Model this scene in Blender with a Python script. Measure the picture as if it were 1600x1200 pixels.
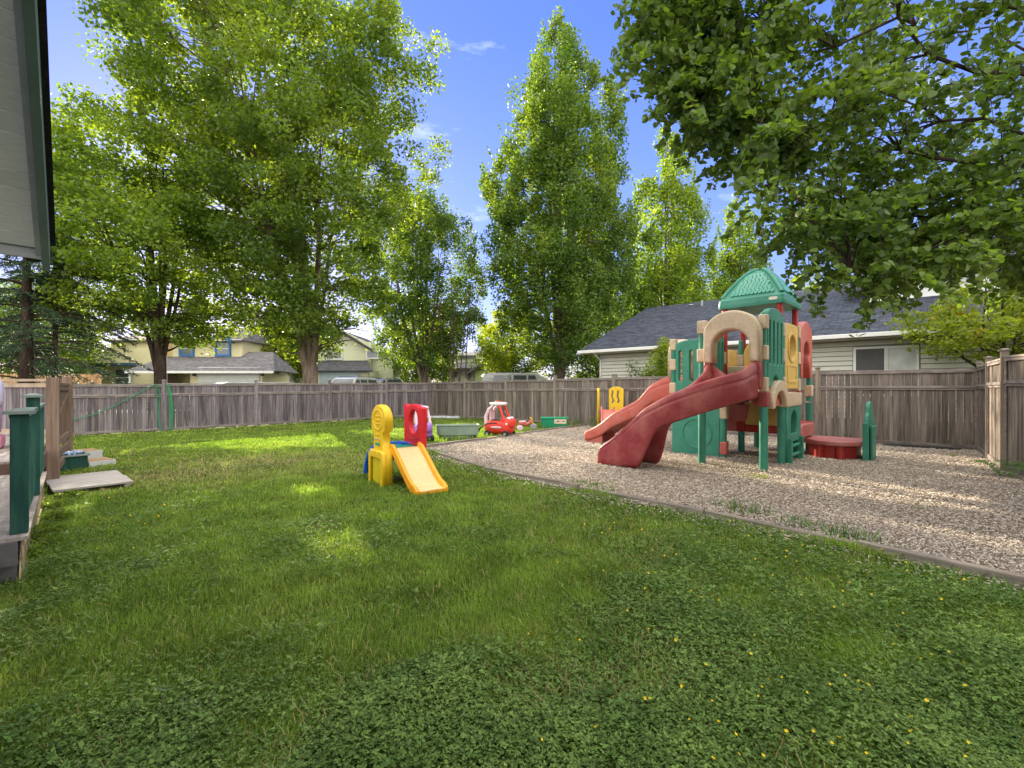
import bpy, bmesh, math, random
import numpy as np
from mathutils import Vector, Matrix, Euler
random.seed(7); rng = np.random.default_rng(11)
for o in list(bpy.data.objects): bpy.data.objects.remove(o)
R = math.radians; PI = math.pi
scn = bpy.context.scene; COL = scn.collection
# ---------------------------------------------------------------- camera
F = 711.0; HZ = 606.0; CH = 1.5
cam = bpy.data.cameras.new('camera'); camo = bpy.data.objects.new('camera', cam); COL.objects.link(camo)
camo.location = (0, 0, CH); camo.rotation_euler = (R(90), 0, 0)
cam.sensor_width = 36; cam.lens = 16.0; cam.shift_y = 0.00375; cam.clip_start = 0.05; cam.clip_end = 2000
scn.camera = camo
# ---------------------------------------------------------------- sky and sun
SUN_AZ, SUN_EL = -32.0, 18.0; FILL_CLOUD = 8.4
w = bpy.data.worlds.new('World'); scn.world = w; w.use_nodes = True
nt = w.node_tree; nt.nodes.clear()
N = nt.nodes.new; L = nt.links.new
sky = N('ShaderNodeTexSky'); sky.sky_type = 'NISHITA'; sky.sun_disc = False
sky.sun_elevation = R(SUN_EL); sky.sun_rotation = R(SUN_AZ); sky.dust_density = 0.3; sky.ozone_density = 4.0; sky.air_density = 1.0
hs = N('ShaderNodeHueSaturation'); hs.inputs['Saturation'].default_value = 1.12; hs.inputs['Value'].default_value = 1.0
tint = N('ShaderNodeMix'); tint.data_type = 'RGBA'; tint.blend_type = 'MULTIPLY'; tint.inputs[0].default_value = 1.0
tint.inputs[7].default_value = (1.25, 0.95, 1.30, 1)
tc = N('ShaderNodeTexCoord')
# evening out of the clear sky: deep violet blue above, pale lavender at the horizon
sz = N('ShaderNodeSeparateXYZ'); gr = N('ShaderNodeValToRGB'); e_ = gr.color_ramp.elements
e_[0].position = 0.0; e_[0].color = (.70, .76, 1.0, 1); e_[1].position = .62; e_[1].color = (.155, .285, .98, 1)
e3 = e_.new(.22); e3.color = (.34, .48, .98, 1)
gm = N('ShaderNodeMix'); gm.data_type = 'RGBA'; gm.blend_type = 'MULTIPLY'; gm.inputs[0].default_value = 1; gm.inputs[7].default_value = (3.1, 3.1, 3.1, 1)
ev = N('ShaderNodeMix'); ev.data_type = 'RGBA'; ev.inputs[0].default_value = .72; mp = N('ShaderNodeMapping'); mp.inputs['Scale'].default_value = (1.6, 2.4, 5.0)
nz = N('ShaderNodeTexNoise'); nz.inputs['Scale'].default_value = 2.6; nz.inputs['Detail'].default_value = 7; nz.inputs['Roughness'].default_value = .6
cr = N('ShaderNodeValToRGB'); cr.color_ramp.elements[0].position = .60; cr.color_ramp.elements[1].position = .80
cr.color_ramp.elements[1].color = (.5, .5, .5, 1)
cm = N('ShaderNodeMix'); cm.data_type = 'RGBA'; cm.inputs[7].default_value = (6.5, 6.8, 8.2, 1)
# unseen bright cloud overhead and behind the viewer, added to fill the shade
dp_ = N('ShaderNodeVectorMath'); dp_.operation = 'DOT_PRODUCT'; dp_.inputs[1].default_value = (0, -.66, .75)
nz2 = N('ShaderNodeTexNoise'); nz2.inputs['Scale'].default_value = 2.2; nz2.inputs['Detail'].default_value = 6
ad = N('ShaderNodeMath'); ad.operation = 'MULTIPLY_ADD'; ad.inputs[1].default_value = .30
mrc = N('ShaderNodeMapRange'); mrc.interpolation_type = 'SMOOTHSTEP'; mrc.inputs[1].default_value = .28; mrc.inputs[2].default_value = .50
cm2 = N('ShaderNodeMix'); cm2.data_type = 'RGBA'; cm2.inputs[7].default_value = (FILL_CLOUD*1.0, FILL_CLOUD*.97, FILL_CLOUD*.90, 1)
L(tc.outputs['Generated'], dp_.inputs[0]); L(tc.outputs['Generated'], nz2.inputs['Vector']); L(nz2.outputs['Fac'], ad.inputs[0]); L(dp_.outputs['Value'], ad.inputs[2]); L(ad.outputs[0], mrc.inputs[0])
bg = N('ShaderNodeBackground'); bg.inputs['Strength'].default_value = 0.105
out = N('ShaderNodeOutputWorld')
L(tc.outputs['Generated'], sz.inputs[0]); L(sz.outputs['Z'], gr.inputs[0]); L(gr.outputs[0], gm.inputs[6]); L(gm.outputs[2], ev.inputs[7])
L(sky.outputs[0], hs.inputs['Color']); L(hs.outputs[0], tint.inputs[6])
L(tc.outputs['Generated'], mp.inputs[0]); L(mp.outputs[0], nz.inputs['Vector']); L(nz.outputs['Fac'], cr.inputs[0])
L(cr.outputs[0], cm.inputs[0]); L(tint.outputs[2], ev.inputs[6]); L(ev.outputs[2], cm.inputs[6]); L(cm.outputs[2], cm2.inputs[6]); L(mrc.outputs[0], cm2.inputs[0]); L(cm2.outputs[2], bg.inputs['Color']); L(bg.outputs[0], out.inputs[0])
sd = bpy.data.lights.new('sun', 'SUN'); sd.energy = 5.0; sd.angle = R(0.6); sd.color = (1.0, .86, .62)
so = bpy.data.objects.new('sun', sd); COL.objects.link(so); so.location = (-20, 30, 25)
sdir = Vector((math.sin(R(SUN_AZ))*math.cos(R(SUN_EL)), math.cos(R(SUN_AZ))*math.cos(R(SUN_EL)), math.sin(R(SUN_EL))))
so.rotation_euler = sdir.to_track_quat('Z', 'Y').to_euler()
scn.view_settings.view_transform = 'Standard'; scn.view_settings.look = 'None'
scn.view_settings.exposure = 1.7; scn.view_settings.gamma = 1.0
scn.render.engine = 'CYCLES'
scn.cycles.max_bounces = 8; scn.cycles.transparent_max_bounces = 8; scn.cycles.diffuse_bounces = 4; scn.cycles.transmission_bounces = 5
# ---------------------------------------------------------------- helpers
def P(px, py, Y): return Vector(((px-800)/F*Y, Y, CH+(HZ-py)/F*Y))
def G(px, py, z=0.0):
    Y = F*(CH-z)/(py-HZ); return Vector(((px-800)/F*Y, Y, z))
def link(name, me, m=None, parent=None, loc=None, rotz=0, smooth=False):
    o = bpy.data.objects.new(name, me); COL.objects.link(o)
    if m is not None and me is not None and not me.materials: me.materials.append(m)
    if parent is not None: o.parent = parent
    if loc is not None: o.location = loc
    if rotz: o.rotation_euler = (0, 0, rotz)
    if smooth and me is not None: me.polygons.foreach_set('use_smooth', [True]*len(me.polygons))
    return o
def tag(o, label, cat=None, group=None, kind=None):
    if label: o['label'] = label
    if cat: o['category'] = cat
    if group: o['group'] = group
    if kind: o['kind'] = kind
    return o
def thing(name, label, cat, loc=(0,0,0), rotz=0, group=None):
    o = bpy.data.objects.new(name, None); COL.objects.link(o); o.empty_display_size = .2
    o.location = loc; o.rotation_euler = (0, 0, rotz); return tag(o, label, cat, group)
def dup(root, loc, rotz, label, group=None):
    r = root.copy(); COL.objects.link(r); r.location = loc; r.rotation_euler = (0, 0, rotz)
    r['label'] = label
    if group: r['group'] = group
    for ch in [c for c in bpy.data.objects if c.parent == root]:
        c = ch.copy(); COL.objects.link(c); c.parent = r
        for g in [q for q in bpy.data.objects if q.parent == ch]:
            d = g.copy(); COL.objects.link(d); d.parent = c
    return r
class MB:
    def __init__(s): s.v = []; s.f = []
    def add(s, vs, fs):
        k = len(s.v); s.v.extend([tuple(v) for v in vs]); s.f.extend([tuple(i+k for i in f) for f in fs]); return s
    def box(s, c, d, M=None, taper=1.0):
        x, y, z = d[0]/2, d[1]/2, d[2]/2
        vs = [Vector((a*x*(taper if e > 0 else 1), b*y*(taper if e > 0 else 1), e*z)) for e in (-1, 1) for b in (-1, 1) for a in (-1, 1)]
        if M is not None: vs = [M @ v for v in vs]
        c = Vector(c)
        return s.add([v+c for v in vs], [(0,2,3,1),(4,5,7,6),(0,1,5,4),(2,6,7,3),(0,4,6,2),(1,3,7,5)])
    def tube(s, pts, rad, n=8, cap=True):
        pts = [Vector(p) for p in pts]; m = len(pts)
        if not hasattr(rad, '__len__'): rad = [rad]*m
        vs = []; prev = None
        for i, p in enumerate(pts):
            t = (pts[min(i+1, m-1)]-pts[max(i-1, 0)]).normalized()
            if prev is None:
                a = Vector((0, 0, 1)) if abs(t.z) < .9 else Vector((1, 0, 0)); u = t.cross(a).normalized()
            else: u = (prev - t*prev.dot(t)).normalized()
            prev = u; q = t.cross(u)
            for k in range(n):
                an = 2*PI*k/n; vs.append(p+(u*math.cos(an)+q*math.sin(an))*rad[i])
        fs = [(i*n+k, i*n+(k+1) % n, (i+1)*n+(k+1) % n, (i+1)*n+k) for i in range(m-1) for k in range(n)]
        if cap: fs += [tuple(range(n-1, -1, -1)), tuple((m-1)*n+k for k in range(n))]
        return s.add(vs, fs)
    def lathe(s, prof, c=(0,0,0), n=16, M=None):
        vs = []; c = Vector(c)
        for r, z in prof:
            for k in range(n):
                v = Vector((r*math.cos(2*PI*k/n), r*math.sin(2*PI*k/n), z))
                if M is not None: v = M @ v
                vs.append(v+c)
        m = len(prof)
        fs = [(i*n+k, i*n+(k+1) % n, (i+1)*n+(k+1) % n, (i+1)*n+k) for i in range(m-1) for k in range(n)]
        fs += [tuple(range(n-1, -1, -1)), tuple((m-1)*n+k for k in range(n))]
        return s.add(vs, fs)
    def sup(s, c, r, e1=.5, e2=.5, nu=20, nv=12, M=None, zmin=-1.0, zmax=1.0):   # superellipsoid
        def sp(a, e): return math.copysign(abs(a)**e, a)
        c = Vector(c); vs = []
        for i in range(nv+1):
            ph = -PI/2+PI*i/nv
            for k in range(nu):
                th = 2*PI*k/nu
                z = max(zmin, min(zmax, sp(math.sin(ph), e1)))
                v = Vector((r[0]*sp(math.cos(ph), e1)*sp(math.cos(th), e2), r[1]*sp(math.cos(ph), e1)*sp(math.sin(th), e2), r[2]*z))
                if M is not None: v = M @ v
                vs.append(v+c)
        fs = [(i*nu+k, i*nu+(k+1) % nu, (i+1)*nu+(k+1) % nu, (i+1)*nu+k) for i in range(nv) for k in range(nu)]
        return s.add(vs, fs)
    def prism(s, poly, z0, z1, M=None):
        n = len(poly); vs = [Vector((x, y, z0)) for x, y in poly]+[Vector((x, y, z1)) for x, y in poly]
        if M is not None: vs = [M @ v for v in vs]
        fs = [tuple(range(n-1, -1, -1)), tuple(range(n, 2*n))]+[(i, (i+1) % n, n+(i+1) % n, n+i) for i in range(n)]
        return s.add(vs, fs)
    def mesh(s, name):
        me = bpy.data.meshes.new(name); me.from_pydata(s.v, [], s.f); me.validate(); me.update()
        bm = bmesh.new(); bm.from_mesh(me); bmesh.ops.recalc_face_normals(bm, faces=bm.faces); bm.to_mesh(me); bm.free()
        return me
    def build(s, name, m, parent=None, loc=None, rotz=0, bevel=0, smooth=False, seg=2):
        o = link(name, s.mesh(name), m, parent, loc, rotz, smooth)
        if bevel:
            b = o.modifiers.new('bevel', 'BEVEL'); b.width = bevel; b.segments = seg; b.limit_method = 'ANGLE'; b.angle_limit = R(35)
            b.use_clamp_overlap = True
        return o
def npmesh(name, V, Fc, k):
    """V (n,3); Fc (m,k)"""
    me = bpy.data.meshes.new(name); V = np.ascontiguousarray(V, dtype=np.float32); Fc = np.ascontiguousarray(Fc, dtype=np.int32)
    me.vertices.add(len(V)); me.vertices.foreach_set('co', V.ravel())
    me.loops.add(Fc.size); me.loops.foreach_set('vertex_index', Fc.ravel())
    me.polygons.add(len(Fc)); me.polygons.foreach_set('loop_start', np.arange(0, Fc.size, k, dtype=np.int32))
    me.polygons.foreach_set('loop_total', np.full(len(Fc), k, dtype=np.int32))
    me.update(calc_edges=True); return me
def shape2d(name, loops, depth, bevel, M, m, parent=None):
    """flat outline with holes -> extruded bevelled mesh. 2D (p,q); M maps (p,q,d) to space"""
    cu = bpy.data.curves.new(name, 'CURVE'); cu.dimensions = '2D'; cu.fill_mode = 'BOTH'
    cu.extrude = max(depth/2-bevel, .001); cu.bevel_depth = bevel; cu.bevel_resolution = 2; cu.offset = -bevel
    for lp in loops:
        sp = cu.splines.new('POLY'); sp.points.add(len(lp)-1)
        for i, (x, y) in enumerate(lp): sp.points[i].co = (x, y, 0, 1)
        sp.use_cyclic_u = True
    o = bpy.data.objects.new(name+'_tmp', cu); COL.objects.link(o)
    dg = bpy.context.evaluated_depsgraph_get(); me = bpy.data.meshes.new_from_object(o.evaluated_get(dg))
    bpy.data.objects.remove(o); bpy.data.curves.remove(cu)
    me.transform(M); me.name = name; me.materials.clear()
    return link(name, me, m, parent)
def arc(cx, cy, rx, ry, a0, a1, n): return [(cx+rx*math.cos(R(a0+(a1-a0)*i/n)), cy+ry*math.sin(R(a0+(a1-a0)*i/n))) for i in range(n+1)]
def rrect(x0, y0, x1, y1, r, n=4):
    r = min(r, (x1-x0)/2-.0005, (y1-y0)/2-.0005)
    return arc(x1-r, y0+r, r, r, -90, 0, n)+arc(x1-r, y1-r, r, r, 0, 90, n)+arc(x0+r, y1-r, r, r, 90, 180, n)+arc(x0+r, y0+r, r, r, 180, 270, n)
def basis(o, ax, ay):   # p axis ax, q axis ay
    ax = Vector(ax).normalized(); ay = Vector(ay).normalized(); az = ax.cross(ay); o = Vector(o)
    return Matrix(((ax.x, ay.x, az.x, o.x), (ax.y, ay.y, az.y, o.y), (ax.z, ay.z, az.z, o.z), (0, 0, 0, 1)))
def onY(y, x0=0, z0=0): return basis((x0, y, z0), (1, 0, 0), (0, 0, 1))     # panel in plane y=const, p=x, q=z  (normal -y)
def onX(x, y0=0, z0=0): return basis((x, y0, z0), (0, 1, 0), (0, 0, 1))     # panel in plane x=const, p=y, q=z
def wheels(par, pos, r, wdt, m=None, hub=None):
    m = m or BLK
    for x, y in pos:
        b = MB(); Mw = Matrix.Rotation(R(90), 3, 'X'); b.lathe([(r*.8, -wdt/2), (r, -wdt*.3), (r, wdt*.3), (r*.8, wdt/2)], (x, y, r), 18, M=Mw); o = b.build('wheel', m, par)
        if hub: b = MB(); b.lathe([(r*.4, -wdt/2-.01), (r*.4, wdt/2+.01)], (x, y, r), 12, M=Mw); b.build('hub', hub, o)
# ---------------------------------------------------------------- materials
MATS = {}
def mat(name, col, rough=.6, var=.12, scale=3.0, bump=.0, bscale=40, col2=None, stretch=(1,1,1), spec=.4, island=0.0, transl=0.0, metal=0, c2lo=.45, c2hi=.75, fine=0.0, finescale=60, coord='Object', tcol=None):
    if name in MATS: return MATS[name]
    m = bpy.data.materials.new(name); m.use_nodes = True; t = m.node_tree; b = t.nodes['Principled BSDF']
    n = t.nodes.new; l = t.links.new
    b.inputs['Roughness'].default_value = rough; b.inputs['Specular IOR Level'].default_value = spec; b.inputs['Metallic'].default_value = metal
    tcn = n('ShaderNodeTexCoord'); mpn = n('ShaderNodeMapping'); mpn.inputs['Scale'].default_value = stretch
    if coord == 'World':
        g = n('ShaderNodeNewGeometry'); l(g.outputs['Position'], mpn.inputs[0])
    else: l(tcn.outputs[coord], mpn.inputs[0])
    no = n('ShaderNodeTexNoise'); no.inputs['Scale'].default_value = scale; no.inputs['Detail'].default_value = 6; no.inputs['Roughness'].default_value = .6
    l(mpn.outputs[0], no.inputs['Vector'])
    rp = n('ShaderNodeValToRGB')
    c = col; a = tuple(max(0, x*(1-var)) for x in c)+(1,); bb = tuple(min(1, x*(1+var)) for x in c)+(1,)
    if col2: a = tuple(c)+(1,); bb = tuple(col2)+(1,)
    rp.color_ramp.elements[0].color = a; rp.color_ramp.elements[1].color = bb
    rp.color_ramp.elements[0].position = c2lo if col2 else .35; rp.color_ramp.elements[1].position = c2hi if col2 else .65
    l(no.outputs['Fac'], rp.inputs[0]); cur = rp.outputs[0]
    if fine:
        n3 = n('ShaderNodeTexNoise'); n3.inputs['Scale'].default_value = finescale; n3.inputs['Detail'].default_value = 4
        l(mpn.outputs[0], n3.inputs['Vector'])
        mr = n('ShaderNodeMapRange'); mr.inputs[1].default_value = .3; mr.inputs[2].default_value = .7; mr.inputs[3].default_value = 1-fine; mr.inputs[4].default_value = 1+fine
        l(n3.outputs['Fac'], mr.inputs[0])
        mx = n('ShaderNodeMix'); mx.data_type = 'RGBA'; mx.blend_type = 'MULTIPLY'; mx.inputs[0].default_value = 1
        l(cur, mx.inputs[6]); l(mr.outputs[0], mx.inputs[7]); cur = mx.outputs[2]
    if island:
        g2 = n('ShaderNodeNewGeometry'); mr = n('ShaderNodeMapRange'); mr.inputs[3].default_value = 1-island; mr.inputs[4].default_value = 1+island
        l(g2.outputs['Random Per Island'], mr.inputs[0])
        mx = n('ShaderNodeMix'); mx.data_type = 'RGBA'; mx.blend_type = 'MULTIPLY'; mx.inputs[0].default_value = 1
        l(cur, mx.inputs[6]); l(mr.outputs[0], mx.inputs[7]); cur = mx.outputs[2]
    l(cur, b.inputs['Base Color'])
    if bump:
        n2 = n('ShaderNodeTexNoise'); n2.inputs['Scale'].default_value = bscale; n2.inputs['Detail'].default_value = 5; l(mpn.outputs[0], n2.inputs['Vector'])
        bp = n('ShaderNodeBump'); bp.inputs['Strength'].default_value = bump; bp.inputs['Distance'].default_value = .02
        l(n2.outputs['Fac'], bp.inputs['Height']); l(bp.outputs[0], b.inputs['Normal'])
    if transl:
        tr = n('ShaderNodeBsdfTranslucent'); ms = n('ShaderNodeMixShader'); ms.inputs[0].default_value = transl
        if tcol:
            mx = n('ShaderNodeMix'); mx.data_type = 'RGBA'; mx.blend_type = 'MULTIPLY'; mx.inputs[0].default_value = 1
            l(cur, mx.inputs[6]); mx.inputs[7].default_value = tuple(tcol)+(1,); l(mx.outputs[2], tr.inputs[0])
        else: l(cur, tr.inputs[0])
        l(b.outputs[0], ms.inputs[1]); l(tr.outputs[0], ms.inputs[2])
        l(ms.outputs[0], t.nodes['Material Output'].inputs[0])
    MATS[name] = m; return m
def plastic(name, c, fade=.0, dirt=.0):
    f = tuple(min(1, x*.8+.12) for x in c)
    return mat(name, c, .42, scale=2.2, col2=f if fade else tuple(x*.88 for x in c), c2lo=.4, c2hi=.8, bump=.05, bscale=160, spec=.35, fine=.07, finescale=18)
TEAL = mat('teal green plastic', (.035, .215, .150), .42, scale=2.0, col2=(.075, .30, .22), c2lo=.4, c2hi=.85, bump=.05, bscale=160, spec=.35, fine=.08, finescale=14)
MAROON = mat('maroon plastic', (.25, .032, .04), .42, scale=2.4, col2=(.46, .15, .13), c2lo=.42, c2hi=.85, bump=.05, bscale=160, spec=.4, fine=.08, finescale=12)
CORAL = plastic('faded coral plastic', (.50, .11, .085), 1); TAN = mat('weathered tan plastic', (.60, .47, .33), .5, scale=3.2, col2=(.33, .26, .18), c2lo=.46, c2hi=.85, fine=.08, finescale=22, bump=.05, bscale=150)
YELP = mat('aged yellow plastic', (.66, .44, .12), .5, scale=4, col2=(.42, .28, .09), c2lo=.55, c2hi=.8, fine=.1, finescale=20)
BRICKP = plastic('brown red plastic', (.42, .12, .10), 1); REDP = plastic('deep red plastic', (.42, .035, .03))
TYEL = plastic('toy yellow', (.80, .52, .02)); TRED = plastic('toy red', (.66, .02, .035)); TBLUE = plastic('toy blue', (.02, .13, .62))
TORNG = plastic('toy orange', (.92, .38, .02)); TCREAM = plastic('cream slide plastic', (.78, .54, .27)); TGRN = plastic('toy green', (.02, .32, .2))
PURP = plastic('purple plastic', (.34, .17, .55)); PINKW = plastic('pale pink plastic', (.72, .55, .62)); PINK = plastic('pink plastic', (.68, .25, .42))
SAGE = plastic('grey green plastic', (.20, .28, .22), 1); BLK = plastic('black plastic', (.02, .02, .022)); GREYP = plastic('grey plastic', (.32, .32, .34)); WHT = plastic('white plastic', (.75, .74, .74))
REDC = plastic('bright red plastic', (.70, .05, .03)); 
WOODF = None
def wood(name, c, c2, island=.22, z=1.2, xy=22, fine=.22):
    return mat(name, c, .85, col2=c2, scale=1.0, stretch=(xy, xy, z), c2lo=.38, c2hi=.66, island=island, bump=.35, bscale=3, fine=fine, finescale=.35, spec=.15)
FW = wood('weathered grey fence wood', (.105, .092, .105), (.24, .205, .215), .3)
FW2 = wood('brown grey fence wood', (.125, .105, .095), (.27, .225, .195), .3)
FRAIL = mat('fence rail wood', (.22, .19, .18), .85, col2=(.34, .29, .27), scale=1, stretch=(4, 18, 18), island=.12, fine=.2, finescale=.5, spec=.15)
DECKW = mat('grey deck boards', (.27, .235, .22), .85, col2=(.42, .37, .34), scale=1, stretch=(2.5, 26, 26), island=.14, fine=.15, finescale=1.5, spec=.15)
BRW = wood('brown cedar wood', (.19, .125, .09), (.30, .215, .165), .14)
GRNW = wood('green painted wood', (.018, .062, .052), (.04, .115, .09), .12, z=2, xy=14, fine=.12)
GRNB = wood('green baluster paint', (.03, .11, .085), (.065, .18, .14), .12, z=2, xy=14, fine=.12)
EDGW = mat('weathered edging timber', (.19, .16, .14), .9, col2=(.33, .28, .24), scale=1, stretch=(2, 22, 22), c2lo=.35, c2hi=.7, bump=.3, bscale=2, fine=.25, finescale=.8, spec=.1)
GLASS = mat('window glass', (.10, .12, .14), .08, spec=.8, var=.3, scale=.8)
BLKRUB = mat('tyre rubber', (.02, .02, .02), .8)
# ---------------------------------------------------------------- ground
C0 = Vector((-4.36, 24.2)); DL = Vector((-.667, -.745)); DR = Vector((.754, -.656)); DE = Vector((-.648, -.762)); D0 = C0+DR*20.45
NL = Vector((-.745, .667))
def sstep(a, b, x): t = np.clip((x-a)/(b-a), 0, 1); return t*t*(3-2*t)
def gz(x, y):
    d = (np.asarray(x)-C0.x)*NL.x+(np.asarray(y)-C0.y)*NL.y
    return .35*sstep(3, 7, d)
xs = np.concatenate([np.linspace(-600, -60, 10), np.linspace(-56, 56, 90), np.linspace(60, 600, 10)])
ys = np.concatenate([np.linspace(-120, -8, 6), np.linspace(-6, 90, 80), np.linspace(100, 900, 10)])
X, Y = np.meshgrid(xs, ys); V = np.stack([X.ravel(), Y.ravel(), gz(X, Y).ravel()], 1); nx = len(xs); ny = len(ys)
i, j = np.meshgrid(np.arange(nx-1), np.arange(ny-1)); k = (j*nx+i).ravel()
Fc = np.stack([k, k+1, k+1+nx, k+nx], 1)
SOIL = mat('lawn soil and thatch', (.030, .050, .012), .95, col2=(.085, .10, .035), scale=1.3, c2lo=.3, c2hi=.75, fine=.5, finescale=30, bump=.8, bscale=25, spec=.05, coord='World')
tag(link('ground', npmesh('ground', V, Fc, 4), SOIL), 'lawn soil of the yard and the land beyond', None, None, 'structure')
# street beyond the left fence
ASPH = mat('asphalt', (.06, .06, .062), .9, var=.2, scale=3, fine=.2, finescale=80, coord='World')
def strip(name, off0, off1, t0, t1, z, m):
    b = MB(); a = [C0+NL*o+DL*t for o, t in ((off0, t0), (off1, t0), (off1, t1), (off0, t1))]
    b.add([(p.x, p.y, z) for p in a], [(0, 1, 2, 3)]); return tag(b.build(name, m), None, None, None, 'structure')
strip('street', 7.6, 15.5, -60, 60, .356, ASPH)
CONC = mat('concrete', (.36, .35, .33), .9, var=.12, scale=4, fine=.1, coord='World')
pv = MB(); a = [C0+NL*o+DL*t for o, t in ((16.0, -60), (17.6, -60), (17.6, 60), (16.0, 60))]
pv.prism([(p.x, p.y) for p in a], .30, .47); tag(pv.build('pavement', CONC), None, None, None, 'structure')
# chip bed sheet
BEDP = [(-2.15, 11.1), (3.0, 18.05), tuple(D0), tuple(D0+DE*3.55), (6.05, .85), (5.8, .8), (4.6, 2.5), (3.17, 4.2), (2.25, 5.3), (.97, 6.6), (-.5, 8.2)]
bed = MB(); bed.add([(x, y, .006) for x, y in BEDP], [tuple(range(len(BEDP)))])
CHIPB = mat('chip bed base', (.16, .11, .07), .95, col2=(.34, .26, .18), scale=9, c2lo=.35, c2hi=.65, fine=.45, finescale=70, bump=1, bscale=60, spec=.05, coord='World')
tag(bed.build('playground_surface', CHIPB), 'bed under the wood chips', None, None, 'structure')
def inpoly(x, y, poly):
    ins = np.zeros(len(x), bool); n = len(poly); j = n-1
    for i in range(n):
        xi, yi = poly[i]; xj, yj = poly[j]
        c = ((yi > y) != (yj > y)) & (x < (xj-xi)*(y-yi)/(yj-yi+1e-12)+xi); ins ^= c; j = i
    return ins
# ---------------------------------------------------------------- fences
def fence_h(t, a, b, ln): return a+(b-a)*t/ln
def fence(name, label, start, d, posts, ha, hb, ln, bm, flip, cap=0.10, pw=.10, skipposts=()):
    ang = math.atan2(d.y, d.x); root = thing(name, label, 'fence', (start.x, start.y, 0), ang)
    s = flip   # which local y side faces the yard
    for i in range(len(posts)-1):
        t0, t1 = posts[i]+pw/2, posts[i+1]-pw/2; h = fence_h((t0+t1)/2, ha, hb, ln); b = MB(); x = t0
        mid = h*.775
        while x < t1-.03:
            wd = min(random.uniform(.125, .15), t1-x); g = random.choice((.002, .004, .006, .009, .016))
            top = h-.045; zb = random.uniform(.01, .05); dy = random.uniform(-.006, .006)
            b.box((x+wd/2, dy, (zb+mid)/2), (wd-g, .018, mid-zb), Matrix.Rotation(random.uniform(-.008, .008), 3, 'Y'))
            b.box((x+wd/2, dy+.003, (mid+top)/2), (wd-g, .018, top-mid), Matrix.Rotation(random.uniform(-.01, .01), 3, 'Y'))
            x += wd
        b.build('panel', bm, root)
        r = MB()
        r.box(((t0+t1)/2, s*.035, mid), (t1-t0, .045, .055)); r.box(((t0+t1)/2, s*.028, mid-.055), (t1-t0, .022, .04))
        r.box(((t0+t1)/2, 0, h-.02), (t1-t0, .10, .035)); r.box(((t0+t1)/2, s*.03, h-.07), (t1-t0, .03, .05))
        r.box(((t0+t1)/2, s*.03, .09), (t1-t0, .03, .08))
        for tt in (t0+.014, t1-.014): r.box((tt, s*.026, h/2), (.028, .026, h-.1))
        r.build('rail', FRAIL, root, bevel=.003, seg=1)
    for i, t in enumerate(posts):
        if i in skipposts: continue
        h = fence_h(t, ha, hb, ln)+cap
        b = MB(); b.box((t, s*.012, h/2), (pw, pw, h)); p = b.build('post', FW if bm == FW else BRW2, root, bevel=.005, seg=1)
        c = MB(); c.box((t, s*.012, h+.012), (pw+.045, pw+.045, .024)); c.box((t, s*.012, h+.034), (pw+.01, pw+.01, .02), taper=.4)
        c.build('cap', FRAIL, p)
    return root
BRW2 = wood('fence post wood', (.20, .165, .135), (.33, .27, .22), .1)
fence('fence', 'long grey weathered board fence along the left side of the lawn', C0, DL, [0, 2.68, 5.53, 8.52, 11.44, 14.3, 17.2, 20.1, 23], 1.79, 1.60, 15, FW, 1)
fence('fence', 'grey brown board fence behind the play structure and the ride-on toys', C0, DR, [0, 2.71, 5.43, 8.14, 10.85, 13.56, 17.0, 17.25, 20.45], 1.79, 1.98, 20.45, FW2, -1, skipposts=(0,))
fence('fence', 'sunlit board fence closing the wood chip bed at the right', D0, DE, [0, 1.7, 3.55], 1.98, 2.06, 3.55, FW2, -1, skipposts=(0,))
fence('fence', 'nearest bays of board fence running out of the picture at the right edge', D0+DE*3.55, Vector((-.349, -.937)), [0, 2.4, 4.8, 7.2, 9.6], 2.06, 2.12, 9.6, FW2, -1, skipposts=(0,))
# ---------------------------------------------------------------- edging timbers round the chips
def edge_run(pts, n, labels, grp):
    pts = [Vector(p) for p in pts]; k = 0
    for a, b2 in zip(pts[:-1], pts[1:]):
        ln = (b2-a).length; d = (b2-a)/ln; m = max(1, round(ln/2.4))
        for i in range(m):
            p = a+d*(ln*(i+.5)/m); b = MB(); b.box((0, 0, .040+random.uniform(-.014, .010)), (ln/m-.03, .09, .10))
            o = b.build('edging_timber', EDGW, None, (p.x, p.y, 0), math.atan2(d.y, d.x)+random.uniform(-.012, .012), bevel=.010)
            o.rotation_euler[1] = random.uniform(-.01, .01); o.rotation_euler[0] = random.uniform(-.08, .08)
            tag(o, labels[k % len(labels)], 'edging', grp); k += 1
edge_run([(-2.2, 11.1), (3.0, 18.05)], 0, ['grey edging timber running back from the corner of the chip bed', 'grey edging timber beside the upturned green wagon', 'grey edging timber in front of the red toy car', 'grey edging timber by the green crate near the fence'], 'timbers edging the far side of the chip bed')
edge_run([(-2.17, 11.0), (-.50, 8.2), (.97, 6.6), (2.25, 5.3), (3.17, 4.2), (4.6, 2.5), (5.8, .8)], 0,
  ['grey edging timber from the chip bed corner beside the small slide', 'edging timber of the lawn just right of the small slide', 'weathered edging timber left of the weedy stretch of the border', 'weathered edging timber half covered by weeds', 'edging timber with its end hidden by tall weeds', 'near edging timber leaving the picture at the right', 'last edging timber at the right edge'], 'timbers edging the near side of the chip bed')
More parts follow.
